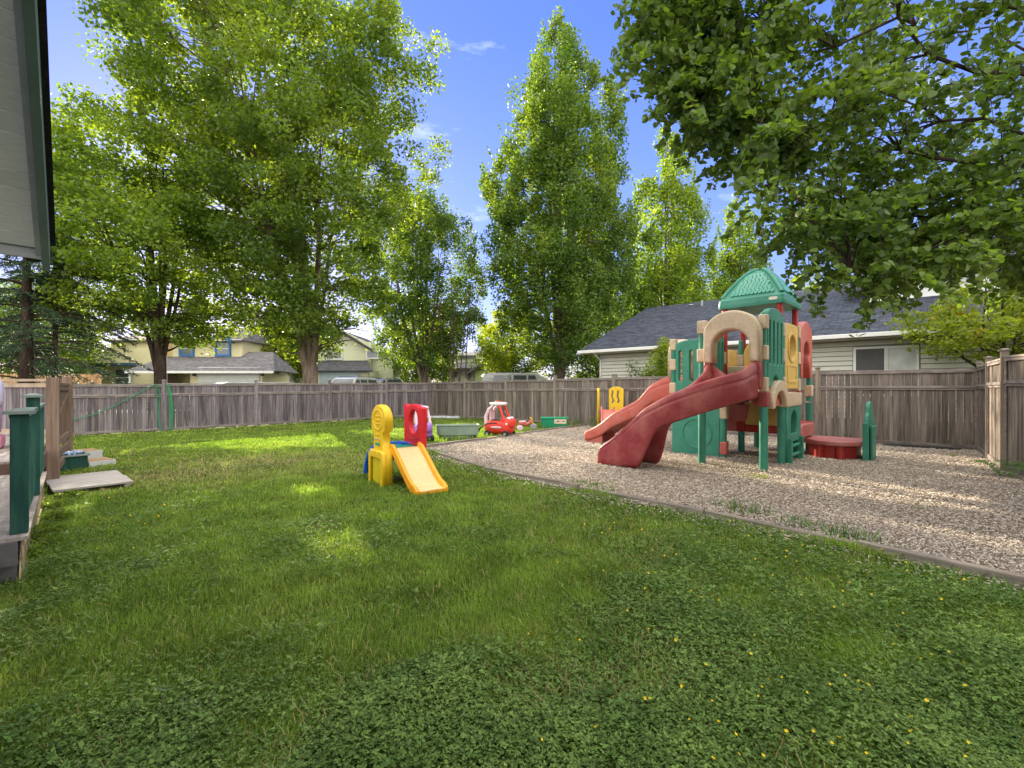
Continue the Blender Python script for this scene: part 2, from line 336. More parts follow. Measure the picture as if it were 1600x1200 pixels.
# ---------------------------------------------------------------- wood chips
BEDI = BEDP
EDG = [(3.0, 18.05), (-2.2, 11.1), (-.50, 8.2), (.97, 6.6), (2.25, 5.3), (3.17, 4.2), (4.6, 2.5), (5.8, .8)]
def chips(n):
    pts = []
    tot = 0; X = []; Yy = []
    while tot < n:
        y = 1.0/(rng.uniform(1/19.0, 1/1.6, 200000))      # pdf ~ 1/y^2
        y = np.where(rng.random(len(y)) < .5, y, rng.uniform(3, 19, len(y)))
        x = rng.uniform(-2.5, 12.5, len(y)); ok = inpoly(x, y, BEDI) & (np.abs(x) < 1.25*y+.6)
        X.append(x[ok]); Yy.append(y[ok]); tot += ok.sum()
    x = np.concatenate(X)[:n]; y = np.concatenate(Yy)[:n]
    ne = 2600; sg = rng.integers(1, len(EDG)-1, ne); tt = rng.random(ne); E_ = np.array(EDG); pe = E_[sg]+(E_[sg+1]-E_[sg])*tt[:, None]   # chips kicked over the timber
    dd_ = E_[sg+1]-E_[sg]; dd_ /= np.linalg.norm(dd_, axis=1)[:, None]; of = np.abs(rng.exponential(.13, ne))+.05; x[:ne] = pe[:, 0]+dd_[:, 1]*of; y[:ne] = pe[:, 1]-dd_[:, 0]*of
    L_ = rng.uniform(.014, .038, n)*np.where(rng.random(n) < .06, 1.7, 1)*np.clip(.72+y*.045, .8, 1.3); W = rng.uniform(.004, .010, n)*np.clip(.72+y*.06, .8, 1.5); T = rng.uniform(.002, .006, n)
    a = rng.uniform(0, 2*PI, n); pit = rng.normal(0, .28, n); rol = rng.normal(0, .35, n)
    ca, sa, cp, sp = np.cos(a), np.sin(a), np.cos(pit), np.sin(pit)
    ux = np.stack([ca*cp, sa*cp, sp], 1); side = np.stack([-sa, ca, np.zeros(n)], 1)
    up0 = np.cross(ux, side); uy = side*np.cos(rol)[:, None]+up0*np.sin(rol)[:, None]; uz = np.cross(ux, uy)
    z = .012+rng.random(n)*.016+np.abs(sp)*L_*.4
    # small scuffed mounds
    z = z+.02*(np.sin(x*2.1+np.sin(y*1.7)*1.3)*np.sin(y*2.6+x*.6)*.5+.5)
    z[:ne] += .012
    c = np.stack([x, y, z], 1); V = np.empty((n, 8, 3), np.float32); k = 0
    for e in (-1, 1):
        for b in (-1, 1):
            for q in (-1, 1):
                V[:, k] = c+ux*(L_*q/2*(1 if b > 0 else .8))[:, None]+uy*(W*b/2)[:, None]+uz*(T*e/2)[:, None]; k += 1
    base = np.array([(0,2,3,1),(4,5,7,6),(0,1,5,4),(2,6,7,3),(0,4,6,2),(1,3,7,5)])[1:]
    Fc = (np.arange(n)*8)[:, None, None]+base[None]
    return npmesh('wood_chips', V.reshape(-1, 3), Fc.reshape(-1, 4), 4)
m = mat('wood chip', (.32, .265, .225), .85, col2=(.62, .55, .48), scale=60, c2lo=.3, c2hi=.7, island=.6, spec=.2, coord='World')
tag(link('wood_chips', chips(165000), m), 'loose tan and brown wood chips covering the playground bed', 'wood chips', None, 'stuff')
# ---------------------------------------------------------------- lawn cover
def vnoise(x, y, s, seed=0):
    r = np.random.default_rng(seed); v = np.zeros_like(x)
    for k in range(7):
        a = r.uniform(0, 2*PI); f = s*r.uniform(.5, 2.0); v += np.sin((x*math.cos(a)+y*math.sin(a))*f+r.uniform(0, 6.3)+1.5*np.sin((x*math.sin(a)-y*math.cos(a))*f*.6+k))
    return v/7*1.9
DK0 = Vector((-3.79, 3.46)); DKX = Vector((-.695, .719)); DKY = Vector((-.719, -.695))
LAWN = [(DK0.x, DK0.y-.9), tuple(DK0), tuple(DK0+DKX*16), tuple(C0+DL*14.6), tuple(C0), (3.0, 18.0), (-2.2, 11.08), (-.52, 8.17), (.94, 6.57), (2.22, 5.27), (3.13, 4.17), (4.56, 2.47), (5.8, .75), (3, -.5), (-3, -.5)]
PAD = [(-6.3, 6.14), (-5.76, 6.77), (-6.68, 7.84), (-7.3, 7.2)]
def lawnpts(n, y0, y1, pw):
    X = []; Yy = []; tot = 0
    while tot < n:
        u = rng.random(300000)
        y = (y0**(1-pw)+u*(y1**(1-pw)-y0**(1-pw)))**(1/(1-pw)) if pw != 1 else y0*(y1/y0)**u
        x = rng.uniform(-1.3, 1.3, len(y))*y; ok = inpoly(x, y, LAWN) & ~inpoly(x, y, PAD)
        X.append(x[ok]); Yy.append(y[ok]); tot += ok.sum()
    return np.concatenate(X)[:n], np.concatenate(Yy)[:n]
EDG = [(3.0, 18.05), (-2.2, 11.1), (-.50, 8.2), (.97, 6.6), (2.25, 5.3), (3.17, 4.2), (4.6, 2.5), (5.8, .8)]
def cldens(x, y): return 1.25*vnoise(x, y, 1.6, 9)+.5*vnoise(x, y, 4.5, 19)+.6*np.clip((x-.2)/1.6, -.75, 1)*(y < 7)-.012*y*y+.55*(1-sstep(3.2, 6.0, y))
def grass(n):
    x, y = lawnpts(n, 1.35, 24.5, .9)
    pn = vnoise(x, y, 1.6, 3); fn = vnoise(x, y, 7, 5); clov = vnoise(x, y, 1.1, 9)+.25*(x > .3)+.2*(y < 3.2)
    worn = np.exp(-(((x+4.6)/2.4)**2+((y-9.0)/1.3)**2))+np.exp(-(((x+6.0)/1.4)**2+((y-7.4)/.8)**2))*.7+.5*np.exp(-(((x+.4)/1.2)**2+((y-9.4)/.8)**2))
    keep = rng.random(n) < (1-.68*np.clip(worn*(.8+.6*vnoise(x, y, 3, 31)), 0, 1))
    x, y, pn, fn = x[keep], y[keep], pn[keep], fn[keep]; n = len(x)
    h = rng.uniform(.028, .062, n)*(1+.35*pn)*(1+.25*fn); h = np.clip(h, .015, .12); h *= np.where(rng.random(n) < .03, 1.7, 1); h *= np.where(y > 9, .85, 1)
    bd = np.full(n, 9.0)
    for (ax, ay), (bx_, by_) in zip(EDG[:-1], EDG[1:]):
        ll = (bx_-ax)**2+(by_-ay)**2; tt = np.clip(((x-ax)*(bx_-ax)+(y-ay)*(by_-ay))/ll, 0, 1); bd = np.minimum(bd, np.hypot(x-ax-tt*(bx_-ax), y-ay-tt*(by_-ay)))
    h *= 1+np.where(bd < .20, 1.3, 0)*np.clip(.5+vnoise(x, y, 3, 8), 0, 1.5)*np.clip(h/.04, 0, 1)
    h *= 1-.32*np.clip((cldens(x, y)-.1)*1.5, 0, 1)
    bw = rng.uniform(.0016, .0034, n)*np.clip(y/3.0, .8, 4.5)
    a = rng.uniform(0, 2*PI, n); lean = np.abs(rng.normal(.5, .4, n)); la = a+rng.normal(PI/2, .5, n)
    la = np.where(rng.random(n) < .4, 2.2+.8*pn+rng.normal(0, .6, n), la)
    sx, sy = np.cos(a)*bw, np.sin(a)*bw; lx, ly = np.cos(la)*h*lean, np.sin(la)*h*lean; z0 = -.004
    V = np.empty((n, 5, 3), np.float32)
    V[:, 0] = np.stack([x-sx, y-sy, np.full(n, z0)], 1); V[:, 1] = np.stack([x+sx, y+sy, np.full(n, z0)], 1)
    V[:, 2] = np.stack([x+sx*.75+lx*.35, y+sy*.75+ly*.35, h*.62], 1); V[:, 3] = np.stack([x-sx*.75+lx*.35, y-sy*.75+ly*.35, h*.62], 1)
    V[:, 4] = np.stack([x+lx, y+ly, h*(1-.25*np.clip(lean-.6, 0, 1))], 1)
    b = np.arange(n)*5
    Fc = np.concatenate([np.stack([b, b+1, b+2, b+3], 1), np.stack([b+3, b+2, b+4, b+4], 1)])
    # write as quads then tris
    me = bpy.data.meshes.new('grass'); me.vertices.add(n*5); me.vertices.foreach_set('co', V.ravel())
    lv = np.empty((n, 7), np.int32); lv[:, :4] = np.stack([b, b+1, b+2, b+3], 1); lv[:, 4:] = np.stack([b+3, b+2, b+4], 1)
    me.loops.add(n*7); me.loops.foreach_set('vertex_index', lv.ravel()); me.polygons.add(n*2)
    st = np.stack([np.arange(n)*7, np.arange(n)*7+4], 1).astype(np.int32); me.polygons.foreach_set('loop_start', st.ravel())
    me.polygons.foreach_set('loop_total', np.tile(np.array([4, 3], np.int32), n)); me.update(calc_edges=True); return me
GRASSM = mat('grass blade', (.155, .245, .035), .6, col2=(.29, .37, .07), scale=.7, c2lo=.35, c2hi=.7, island=.45, transl=.42, fine=.25, finescale=2.2, spec=.25, coord='World', tcol=(1.3, 1.5, .6))
tag(link('grass', grass(520000), GRASSM), 'mown green grass of the yard lawn', 'grass', None, 'stuff')
DRY = mat('dry grass blade', (.36, .30, .13), .8, island=.3, transl=.3)
def drygrass(n):
    x, y = lawnpts(n, 1.6, 22, .9); pn = vnoise(x, y, .8, 21); c = np.exp(-(((x+4.6)/2.6)**2+((y-9.0)/1.5)**2))+np.exp(-(((x+6.0)/1.6)**2+((y-7.3)/.8)**2))*.7
    keep = (rng.random(n) < np.clip(.05+.9*c+.12*(pn > .5), 0, 1)); x, y = x[keep], y[keep]; n = len(x)
    h = rng.uniform(.01, .045, n); L_ = rng.uniform(.03, .07, n); a = rng.uniform(0, 2*PI, n); wv = .0016*np.clip(y/3, .8, 4)
    dx, dy = np.cos(a), np.sin(a); V = np.empty((n, 4, 3), np.float32)
    V[:, 0] = np.stack([x-dy*wv, y+dx*wv, h*.5+.01], 1); V[:, 1] = np.stack([x+dy*wv, y-dx*wv, h*.5+.01], 1)
    V[:, 2] = np.stack([x+dx*L_+dy*wv*.5, y+dy*L_-dx*wv*.5, h+.025], 1); V[:, 3] = np.stack([x+dx*L_-dy*wv*.5, y+dy*L_+dx*wv*.5, h+.025], 1)
    b = np.arange(n)*4; return npmesh('dry_grass', V.reshape(-1, 3), np.stack([b, b+1, b+2, b+3], 1), 4)
tag(link('dry_grass', drygrass(190000), DRY), 'straw coloured dead grass lying in worn patches of the lawn', 'dry grass', None, 'stuff')
def clover(n):   # three-lobed creeping buttercup leaves
    x, y = lawnpts(n, 1.35, 13, 1.35)
    dens = cldens(x, y)
    edge = np.exp(-((x+3.6)**2+(y-4.6)**2)/1.6)
    keep = (dens+rng.normal(0, .75, n)+edge*1.2 > .32); x, y = x[keep], y[keep]; n = len(x)
    s = rng.uniform(.006, .013, n)*np.where(rng.random(n) < .12, 1.8, 1)*np.clip(.9+(y-2)*.07, .85, 1.5); z = rng.uniform(.02, .075, n)+.035*vnoise(x, y, 4, 4)
    z = np.clip(z, .012, .12); a0 = rng.uniform(0, 2*PI, n)
    tx, ty = rng.normal(0, .34, n), rng.normal(-.10, .34, n)
    V = []; Fq = []
    lobes = [(0.0, 1.25), (1.35, 1.05), (-1.35, 1.05)]
    VV = np.empty((n, 3*6, 3), np.float32)
    for li, (da, ls) in enumerate(lobes):
        for vi, (r, t) in enumerate([(0.0, 0), (.75, -.52), (1.12, -.22), (.98, 0.0), (1.12, .25), (.75, .52)]):
            an = a0+da+t; rr = r*ls*s*rng.uniform(.85, 1.15, n); lx = np.cos(an)*rr; ly = np.sin(an)*rr
            VV[:, li*6+vi] = np.stack([x+lx, y+ly, z+lx*tx+ly*ty-.18*rr*(1 if vi in (1, 5) else 0)*1.0], 1)
    b = (np.arange(n)*18)[:, None]
    Fc = np.concatenate([b+np.array([[o, o+1, o+2, o+3]]) for o in (0, 6, 12)]+[b+np.array([[o, o+3, o+4, o+5]]) for o in (0, 6, 12)])
    return npmesh('clover', VV.reshape(-1, 3), Fc, 4)
CLOV = mat('buttercup leaf', (.084, .155, .035), .6, col2=(.18, .27, .066), scale=3, c2lo=.35, c2hi=.7, island=.55, transl=.3, spec=.22, coord='World', tcol=(1.2, 1.4, .6))
tag(link('ground_cover', clover(230000), CLOV), 'dark lobed buttercup leaves creeping through the lawn', 'ground cover', None, 'stuff')
# buttercups
fl = MB()
for k in range(5):
    a = 2*PI*k/5; d = Vector((math.cos(a), math.sin(a), 0)); q = Vector((-d.y, d.x, 0))
    fl.add([Vector((0,0,.0)), d*.006-q*.0055+Vector((0,0,.003)), d*.0115-q*.003+Vector((0,0,.006)), d*.0115+q*.003+Vector((0,0,.006)), d*.006+q*.0055+Vector((0,0,.003))], [(0,1,2,3,4)])
FLY = mat('buttercup yellow', (.85, .62, .01), .4, var=.05, transl=.3); fme = fl.mesh('buttercup'); fme.materials.append(FLY)
st = MB(); st.tube([(0,0,0), (.003,.002,-.03), (0,.004,-.075)], .0011, 4); sme = st.mesh('stem'); sme.materials.append(GRASSM)
nf = 0
while nf < 230:
    if nf < 40: px, py = random.uniform(70, 560), random.uniform(770, 900); ok = random.random() < (.9 if px < 330 else .2)
    else: px, py = random.triangular(780, 1600, 1350), random.uniform(800, 1190); ok = random.random() < (1 if py < 930 else .30)
    if not ok: continue
    zf = random.uniform(.055, .11); g = G(px, py, zf)
    if not inpoly(np.array([g.x]), np.array([g.y]), LAWN)[0]: continue
    o = link('buttercup', fme, None, None, tuple(g), random.uniform(0, 6)); sc = random.uniform(.42, .78)*max(1, g.y/3.2*.9); o.scale = (sc,)*3
    o.rotation_euler = (random.uniform(-.7, .7), random.uniform(-.7, .7), random.uniform(0, 6))
    tag(o, 'small yellow buttercup flower open among the lawn leaves', 'flower', 'buttercups scattered over the lawn')
    q = link('stem', sme, None, o); nf += 1
# ---------------------------------------------------------------- siding / roofing materials
def siding(name, c, c2, pitch=.15):
    if name in MATS: return MATS[name]
    m = mat(name, c, .7, col2=c2, scale=1.2, c2lo=.3, c2hi=.75, spec=.2, fine=.05, finescale=30); t = m.node_tree; n = t.nodes.new; l = t.links.new
    tcn = n('ShaderNodeTexCoord'); sp = n('ShaderNodeSeparateXYZ'); l(tcn.outputs['Object'], sp.inputs[0])
    d = n('ShaderNodeMath'); d.operation = 'DIVIDE'; d.inputs[1].default_value = pitch; l(sp.outputs['Z'], d.inputs[0])
    f = n('ShaderNodeMath'); f.operation = 'FRACT'; l(d.outputs[0], f.inputs[0])
    bp = n('ShaderNodeBump'); bp.inputs['Distance'].default_value = .03; bp.inputs['Strength'].default_value = 1; bp.invert = True; l(f.outputs[0], bp.inputs['Height'])
    l(bp.outputs[0], t.nodes['Principled BSDF'].inputs['Normal']); return m
def shingles(name, c, c2, sz=.14):
    if name in MATS: return MATS[name]
    m = mat(name, c, .95, col2=c2, scale=5, c2lo=.3, c2hi=.7, spec=.1, fine=.3, finescale=40); t = m.node_tree; n = t.nodes.new; l = t.links.new
    tcn = n('ShaderNodeTexCoord'); mp_ = n('ShaderNodeMapping'); l(tcn.outputs['UV'], mp_.inputs[0])
    bk = n('ShaderNodeTexBrick'); l(mp_.outputs[0], bk.inputs['Vector']); bk.inputs['Scale'].default_value = 1; bk.inputs['Brick Width'].default_value = .33; bk.inputs['Row Height'].default_value = sz
    bk.inputs['Mortar Size'].default_value = .008; bk.inputs['Color1'].default_value = (.7, .7, .7, 1); bk.inputs['Color2'].default_value = (1.3, 1.3, 1.3, 1); bk.inputs['Mortar'].default_value = (.35, .35, .35, 1); bk.inputs['Bias'].default_value = 0
    b = t.nodes['Principled BSDF']; src = b.inputs['Base Color'].links[0].from_socket; mx = n('ShaderNodeMix'); mx.data_type = 'RGBA'; mx.blend_type = 'MULTIPLY'; mx.inputs[0].default_value = 1
    l(src, mx.inputs[6]); l(bk.outputs['Color'], mx.inputs[7]); l(mx.outputs[2], b.inputs['Base Color'])
    bp = n('ShaderNodeBump'); bp.inputs['Distance'].default_value = .01; bp.inputs['Strength'].default_value = .8; l(bk.outputs['Color'], bp.inputs['Height']); l(bp.outputs[0], b.inputs['Normal']); return m
SH_BL = shingles('blue grey shingle', (.045, .052, .075), (.085, .095, .125)); SH_GR = shingles('grey shingle', (.13, .125, .13), (.21, .20, .205)); SH_DK = shingles('dark shingle', (.06, .06, .07), (.11, .11, .12))
S_CREAM = siding('cream siding', (.62, .60, .52), (.70, .68, .60)); S_YEL = siding('pale yellow siding', (.62, .56, .33), (.70, .64, .42)); S_WH = siding('white siding', (.72, .74, .74), (.80, .81, .80)); S_GRN = siding('pale green siding', (.45, .55, .28), (.52, .62, .35)); S_LY = siding('light lime siding', (.60, .62, .42), (.68, .70, .5))
TRW = mat('white trim', (.76, .76, .75), .5, var=.05); TRB = mat('blue trim', (.03, .15, .42), .5, var=.1); TRD = mat('slate blue trim', (.04, .09, .15), .5); TRG = mat('grey green trim', (.11, .17, .145), .6)
CURT = mat('window blind', (.55, .56, .55), .6, var=.15, scale=3); GDOOR = mat('garage door', (.62, .64, .62), .5, var=.06)
def roofplane(b_, pts, th=.12):
    """pts: 4 or 3 corners, eave first two; thick slab"""
    p = [Vector(q) for q in pts]; n = (p[1]-p[0]).cross(p[-1]-p[0]).normalized(); n = n if n.z > 0 else -n; k = len(p)
    b_.add(p+[q-n*th for q in p], [tuple(range(k)), tuple(range(2*k-1, k-1, -1))]+[(i, (i+1) % k, k+(i+1) % k, k+i) for i in range(k)])
def roofobj(name, planes, m, parent, th=.12):
    b = MB()
    for p in planes: roofplane(b, p, th)
    o = b.build(name, m, parent); me = o.data; uv = me.uv_layers.new(name='UVMap')
    for pl in me.polygons:
        n = pl.normal; h = Vector((-n.y, n.x, 0)); h = h.normalized() if h.length > .01 else Vector((1, 0, 0)); s = n.cross(h)
        for li in pl.loop_indices:
            v = me.vertices[me.loops[li].vertex_index].co; uv.data[li].uv = (v.dot(h), v.dot(s))
    return o
def window(par, x0, z0, x1, z1, y, fm, pm=None, fw=.09, mull=0, bars=0, axis='Y', sgn=-1):
    """window set in wall plane y=const facing -y (sgn=-1)"""
    M_ = onY(y) if axis == 'Y' else onX(y)
    fr = shape2d('window', [[(x0-fw, z0-fw), (x1+fw, z0-fw), (x1+fw, z1+fw), (x0-fw, z1+fw)], [(x0, z0), (x1, z0), (x1, z1), (x0, z1)]], .10, .005, M_, fm, par)
    b = MB(); c = ((x0+x1)/2, y+sgn*.012, (z0+z1)/2) if axis == 'Y' else (y+sgn*.012, (x0+x1)/2, (z0+z1)/2)
    d = (x1-x0, .02, z1-z0) if axis == 'Y' else (.02, x1-x0, z1-z0); b.box(c, d); b.build('pane', pm or GLASS, fr)
    b = MB(); k = 0
    for i in range(mull):
        xx = x0+(x1-x0)*(i+1)/(mull+1); k = 1; b.box((xx, y+sgn*.035, (z0+z1)/2) if axis == 'Y' else (y+sgn*.035, xx, (z0+z1)/2), (.05, .03, z1-z0) if axis == 'Y' else (.03, .05, z1-z0))
    for i in range(bars):
        zz = z0+(z1-z0)*(i+1)/(bars+1); k = 1; b.box(((x0+x1)/2, y+sgn*.036, zz) if axis == 'Y' else (y+sgn*.036, (x0+x1)/2, zz), (x1-x0, .03, .05) if axis == 'Y' else (.03, x1-x0, .05))
    if k: b.build('glazing_bar', TRW if fm != TRW else TRW, fr)
    return fr
# ---------------------------------------------------------------- neighbour house at the right
n2 = Vector((.656, .754)); O_ = C0+n2*2.8; ang = math.atan2(DR.y, DR.x)
NH = thing('neighbour_house', 'single storey cream sided house with blue grey shingle roof behind the right fence', 'house', (O_.x, O_.y, 0), ang)
# local x along the fence, local y away from the yard.  wall front at y=0
x0, x1 = 8.6, 34.0; dp = 13.0; ez = 3.16; slope = math.tan(R(22)); ridge_y = dp/2
b = MB(); b.box(((x0+x1)/2, dp/2, ez/2), (x1-x0, dp, ez)); wl = b.build('wall', mat('shadow gap wall', (.25, .23, .19), .8), NH)  # backing colour darkened to deepen the shadow lines between the lap boards
gx = MB(); rz = ez+slope*(ridge_y+.6)-.15
for xx in (x0, x1): gx.add([(xx, .1, ez-.02), (xx, dp-.1, ez-.02), (xx, ridge_y, rz-.1)], [(0, 1, 2)])
gx.build('gable', S_CREAM, NH)
e0 = -.62; za = ez+.02; zr = za+slope*(ridge_y-e0)
rf = roofobj('roof', [[(x0-.7, e0, za), (x1+.7, e0, za), (x1+.7, ridge_y, zr), (x0-.7, ridge_y, zr)], [(x1+.7, dp-e0, za), (x0-.7, dp-e0, za), (x0-.7, ridge_y, zr), (x1+.7, ridge_y, zr)]], SH_BL, NH)
b = MB(); b.box(((x0+x1)/2, e0-.05, za-.07), (x1-x0+1.45, .11, .13)); b.build('gutter', TRW, rf, bevel=.015)
b = MB(); b.box(((x0+x1)/2, e0/2-.01, za-.16), (x1-x0+1.2, -e0-.02, .03)); b.build('soffit', mat('tan soffit', (.40, .35, .26), .7), rf)
b = MB(); b.tube([(x0+.1, e0-.05, za-.12), (x0+.1, -.07, za-.45), (x0+.1, -.07, .1)], .04, 8); b.build('downspout', TRW, NH)
b = MB(); b.lathe([(.06, 0), (.06, .38)], (11.3, ridge_y-1.0, zr-.5), 10); b.lathe([(.16, 0), (.10, .05)], (10.6, ridge_y-.6, zr-.25), 10); b.build('vent_pipe', GREYP, rf)
def tx(px): # local x where image column px meets wall plane y=0
    r = (px-800)/F; return (O_.y*r-O_.x)/(DR.x-DR.y*r)
xa, xb, xc = tx(1337), tx(1381), tx(1431)
# lapped boards as geometry on the visible wall
b = MB(); z = .5
while z < ez-.1:
    for a, c in (((x0+.05, xa-.09), (xc+.09, x1)) if z < 2.75 else ((x0+.05, x1),)):
        b.add([(a, -.012, z+.155), (c, -.012, z+.155), (c, -.05, z+.02), (a, -.05, z+.02), (a, -.001, z+.02), (c, -.001, z+.02)], [(0, 1, 2, 3), (3, 2, 5, 4)])
    z += .155
b.build('siding', S_CREAM if False else mat('cream lap siding', (.62, .61, .54), .6, col2=(.70, .69, .62), scale=1.5, island=.04), wl)
window(NH, xa, 1.3, xb, 2.72, -.03, TRW, mat('dark screen', (.09, .085, .09), .7, var=.1), fw=.07)
window(NH, xb+.09, 1.3, xc, 2.72, -.03, TRW, CURT, fw=.06)
# raised dormer wall with white siding at the right of the roof
xd0, xd1 = tx(1345), 34
b = MB(); zz = za+slope*(3.0-e0); b.box(((xd0+xd1)/2, 5.2, zz+.25), (xd1-xd0, 4.4, 1.5)); b.build('upper_wall', S_WH, NH)
yb_, zb_ = 2.6, zz+.8; roofobj('upper_roof', [[(xd0-.5, yb_, zb_), (xd1, yb_, zb_), (xd1, 6.6, zb_+1.3), (xd0-.5, 6.6, zb_+1.3)], [(xd1, 10.6, zb_), (xd0-.5, 10.6, zb_), (xd0-.5, 6.6, zb_+1.3), (xd1, 6.6, zb_+1.3)]], SH_BL, NH)
# ---------------------------------------------------------------- houses across the street (left)
def pxl(px, Y): return (px-800)/F*Y
def pz_(py, Y): return CH+(HZ-py)/F*Y
Y = 37.0; HA = thing('yellow_house', 'two storey pale yellow house with blue window trim and grey roofs across the street', 'house', (0, Y, .35), 0)
def X_(px, y=None): return pxl(px, Y if y is None else y)
def Z_(py, y=None): return pz_(py, Y if y is None else y)-.35
b = MB(); bx0, bx1 = X_(95), X_(372)
bxm = X_(240); b.box(((bx0+bxm)/2, 4, Z_(545)/2), (bxm-bx0, 7.9, Z_(545))); b.box(((bxm+bx1)/2, 4.4, Z_(560)/2), (bx1-bxm, 7.6, Z_(560))); wl = b.build('wall', S_YEL, HA)
b = MB(); ux0, ux1 = X_(262), X_(372); b.box(((ux0+ux1)/2, 4.2, (Z_(560)+Z_(531))/2), (ux1-ux0, 7.2, Z_(531)-Z_(560))); b.build('upper_wall', S_YEL, HA)
b = MB(); b.box(((X_(165)+X_(232))/2, 4.0, (Z_(575)+Z_(531))/2), (X_(232)-X_(165), 7.0, Z_(531)-Z_(575))); b.build('upper_wall', S_YEL, HA)
gy = -2.2; b = MB(); b.box(((X_(300, Y-2)+X_(412, Y-2))/2, -.1, (Z_(579)-.3)/2), (X_(412, Y-2)-X_(300, Y-2), 4.2, Z_(579)-.3)); b.build('garage_wall', S_YEL, HA)
ee = Z_(579, Y-2.6); roofobj('lower_roof', [[(X_(243, Y), -2.9, ee), (X_(428, Y-2.9)+.1, -2.9, ee), (X_(412, Y), 0.7, Z_(556)), (X_(250), 0.7, Z_(556))]], SH_GR, HA)
roofobj('garage_roof', [[(X_(373), -2.86, ee+.01), (X_(428, Y-2.9), -2.86, ee+.01), (X_(413), 1.4, Z_(548)), (X_(373), 1.4, Z_(548))], [(X_(428, Y-2.9), -2.86, ee), (X_(424), 5, ee), (X_(413), 1.4, Z_(548))]], SH_GR, HA)
b = MB(); b.box(((X_(243)+X_(428, Y-2.9))/2, -2.92, ee-.12), (X_(428, Y-2.9)-X_(243), .08, .18)); b.build('gutter', TRW, HA)
e2 = Z_(531); roofobj('upper_roof', [[(X_(284)-.2, .1, e2), (X_(377), .1, e2), (X_(362), 4.2, Z_(499)), (X_(345), 4.2, Z_(499)), (X_(300), 4.2, Z_(513))], [(X_(377), .1, e2), (X_(377), 8.3, e2), (X_(362), 4.2, Z_(499))]], SH_GR, HA)
roofobj('side_roof', [[(X_(160), .2, Z_(531)), (X_(262), .2, Z_(531)), (X_(262), 4.2, Z_(512)), (X_(160), 4.2, Z_(512))]], SH_GR, HA)
for i, (pa, pb) in enumerate(((275, 293), (332, 351))):
    window(HA, X_(pa), Z_(553), X_(pb), Z_(535), .55, TRB, GLASS, fw=.16, bars=1)
    b = MB(); c = X_((pa+pb)/2); z0 = Z_(533); hw = .95
    for s in (-1, 1): b.add([(c, .0, z0+.75), (c+s*hw, .0, z0+.1), (c+s*hw, .0, z0-.12), (c, .0, z0+.5), (c, .6, z0+.75), (c+s*hw, .6, z0+.1), (c+s*hw, .6, z0-.12), (c, .6, z0+.5)], [(0,1,2,3), (4,5,6,7), (0,1,5,4), (3,2,6,7), (1,2,6,5)])
    b.build('dormer_trim', TRB, HA)
    b = MB(); b.add([(c-.85, .07, z0+.02), (c+.85, .07, z0+.02), (c, .07, z0+.68)], [(0,1,2)]); b.build('dormer_gable', S_YEL, HA)
for pa, pb in ((137, 156), (184, 203)): window(HA, X_(pa), Z_(600), X_(pb), Z_(580), -.0, TRD, GLASS, fw=.12, bars=1)
window(HA, X_(176), Z_(556), X_(203), Z_(546), .5, TRD, GLASS, fw=.10, mull=1)
b = MB(); b.box(((X_(112)+X_(217))/2, -.5, Z_(570)), (X_(217)-X_(112), 1.1, .22)); b.build('fascia', TRD, HA)
b = MB(); b.box(((X_(312, 34.9)+X_(407, 34.9))/2, -2.24, Z_(590, 34.9)-.3), (X_(407, 34.9)-X_(312, 34.9), .06, 2.2)); gd = b.build('garage_door', GDOOR, HA)
b = MB()
for k in range(3): b.box(((X_(312, 34.9)+X_(407, 34.9))/2, -2.275, Z_(590, 34.9)-.9+k*.55), (X_(407, 34.9)-X_(312, 34.9)-.1, .012, .03))
b.build('panel_groove', mat('groove grey', (.3, .3, .3), .7), gd)
b = MB(); b.box((X_(268), -.06, Z_(590)-.5), (1.0, .08, 2.1)); b.build('door', mat('brown door', (.12, .06, .04), .5), HA)
b = MB(); b.tube([(X_(247), -2.7, 0), (X_(247), -2.7, ee)], .09, 8); b.tube([(X_(299), -2.7, 0), (X_(299), -2.7, ee)], .09, 8); b.build('porch_post', TRW, HA)
for px in (305, 411): b = MB(); b.box((X_(px, 34.8), -2.3, Z_(584, 34.8)), (.16, .16, .36)); b.build('wall_lamp', BLK, HA)
# white house
Y = 43.0; HB = thing('white_house', 'two storey white and lime sided house with dark roof behind the big maple trunk', 'house', (0, Y, .35), 0)
b = MB(); b.box(((X_(418)+X_(452))/2, 4, Z_(536)/2), (X_(452)-X_(418), 8, Z_(536))); b.build('side_wall', S_WH, HB)
b = MB(); b.add([(X_(418), -.002, Z_(536)), (X_(462), -.002, Z_(536)), (X_(446), -.002, Z_(519)), (X_(418), 8, Z_(536)), (X_(462), 8, Z_(536)), (X_(446), 8, Z_(519))], [(0,1,2), (3,5,4), (0,3,5,2), (1,2,5,4)]); b.build('gable', S_WH, HB)
roofobj('side_roof', [[(X_(411), -.5, Z_(544)), (X_(411), 8, Z_(544)), (X_(446), 8, Z_(517)), (X_(446), -.5, Z_(517))], [(X_(480), 8, Z_(544)), (X_(480), -.5, Z_(544)), (X_(446), -.5, Z_(517)), (X_(446), 8, Z_(517))]], SH_DK, HB, .18)
b = MB(); b.box(((X_(495)+X_(578))/2, 4.3, Z_(534)/2), (X_(578)-X_(495), 8, Z_(534))); b.add([(X_(495), .3, Z_(534)), (X_(572), .3, Z_(534)), (X_(540), .3, Z_(519))], [(0,1,2)]); b.build('front_wall', S_LY, HB)
roofobj('main_roof', [[(X_(533), -.2, Z_(516)), (X_(533), 8, Z_(516)), (X_(585), 8, Z_(548)), (X_(585), -.2, Z_(548))], [(X_(533), 8, Z_(516)), (X_(533), -.2, Z_(516)), (X_(488), -.2, Z_(540)), (X_(488), 8, Z_(540))]], SH_DK, HB, .2)
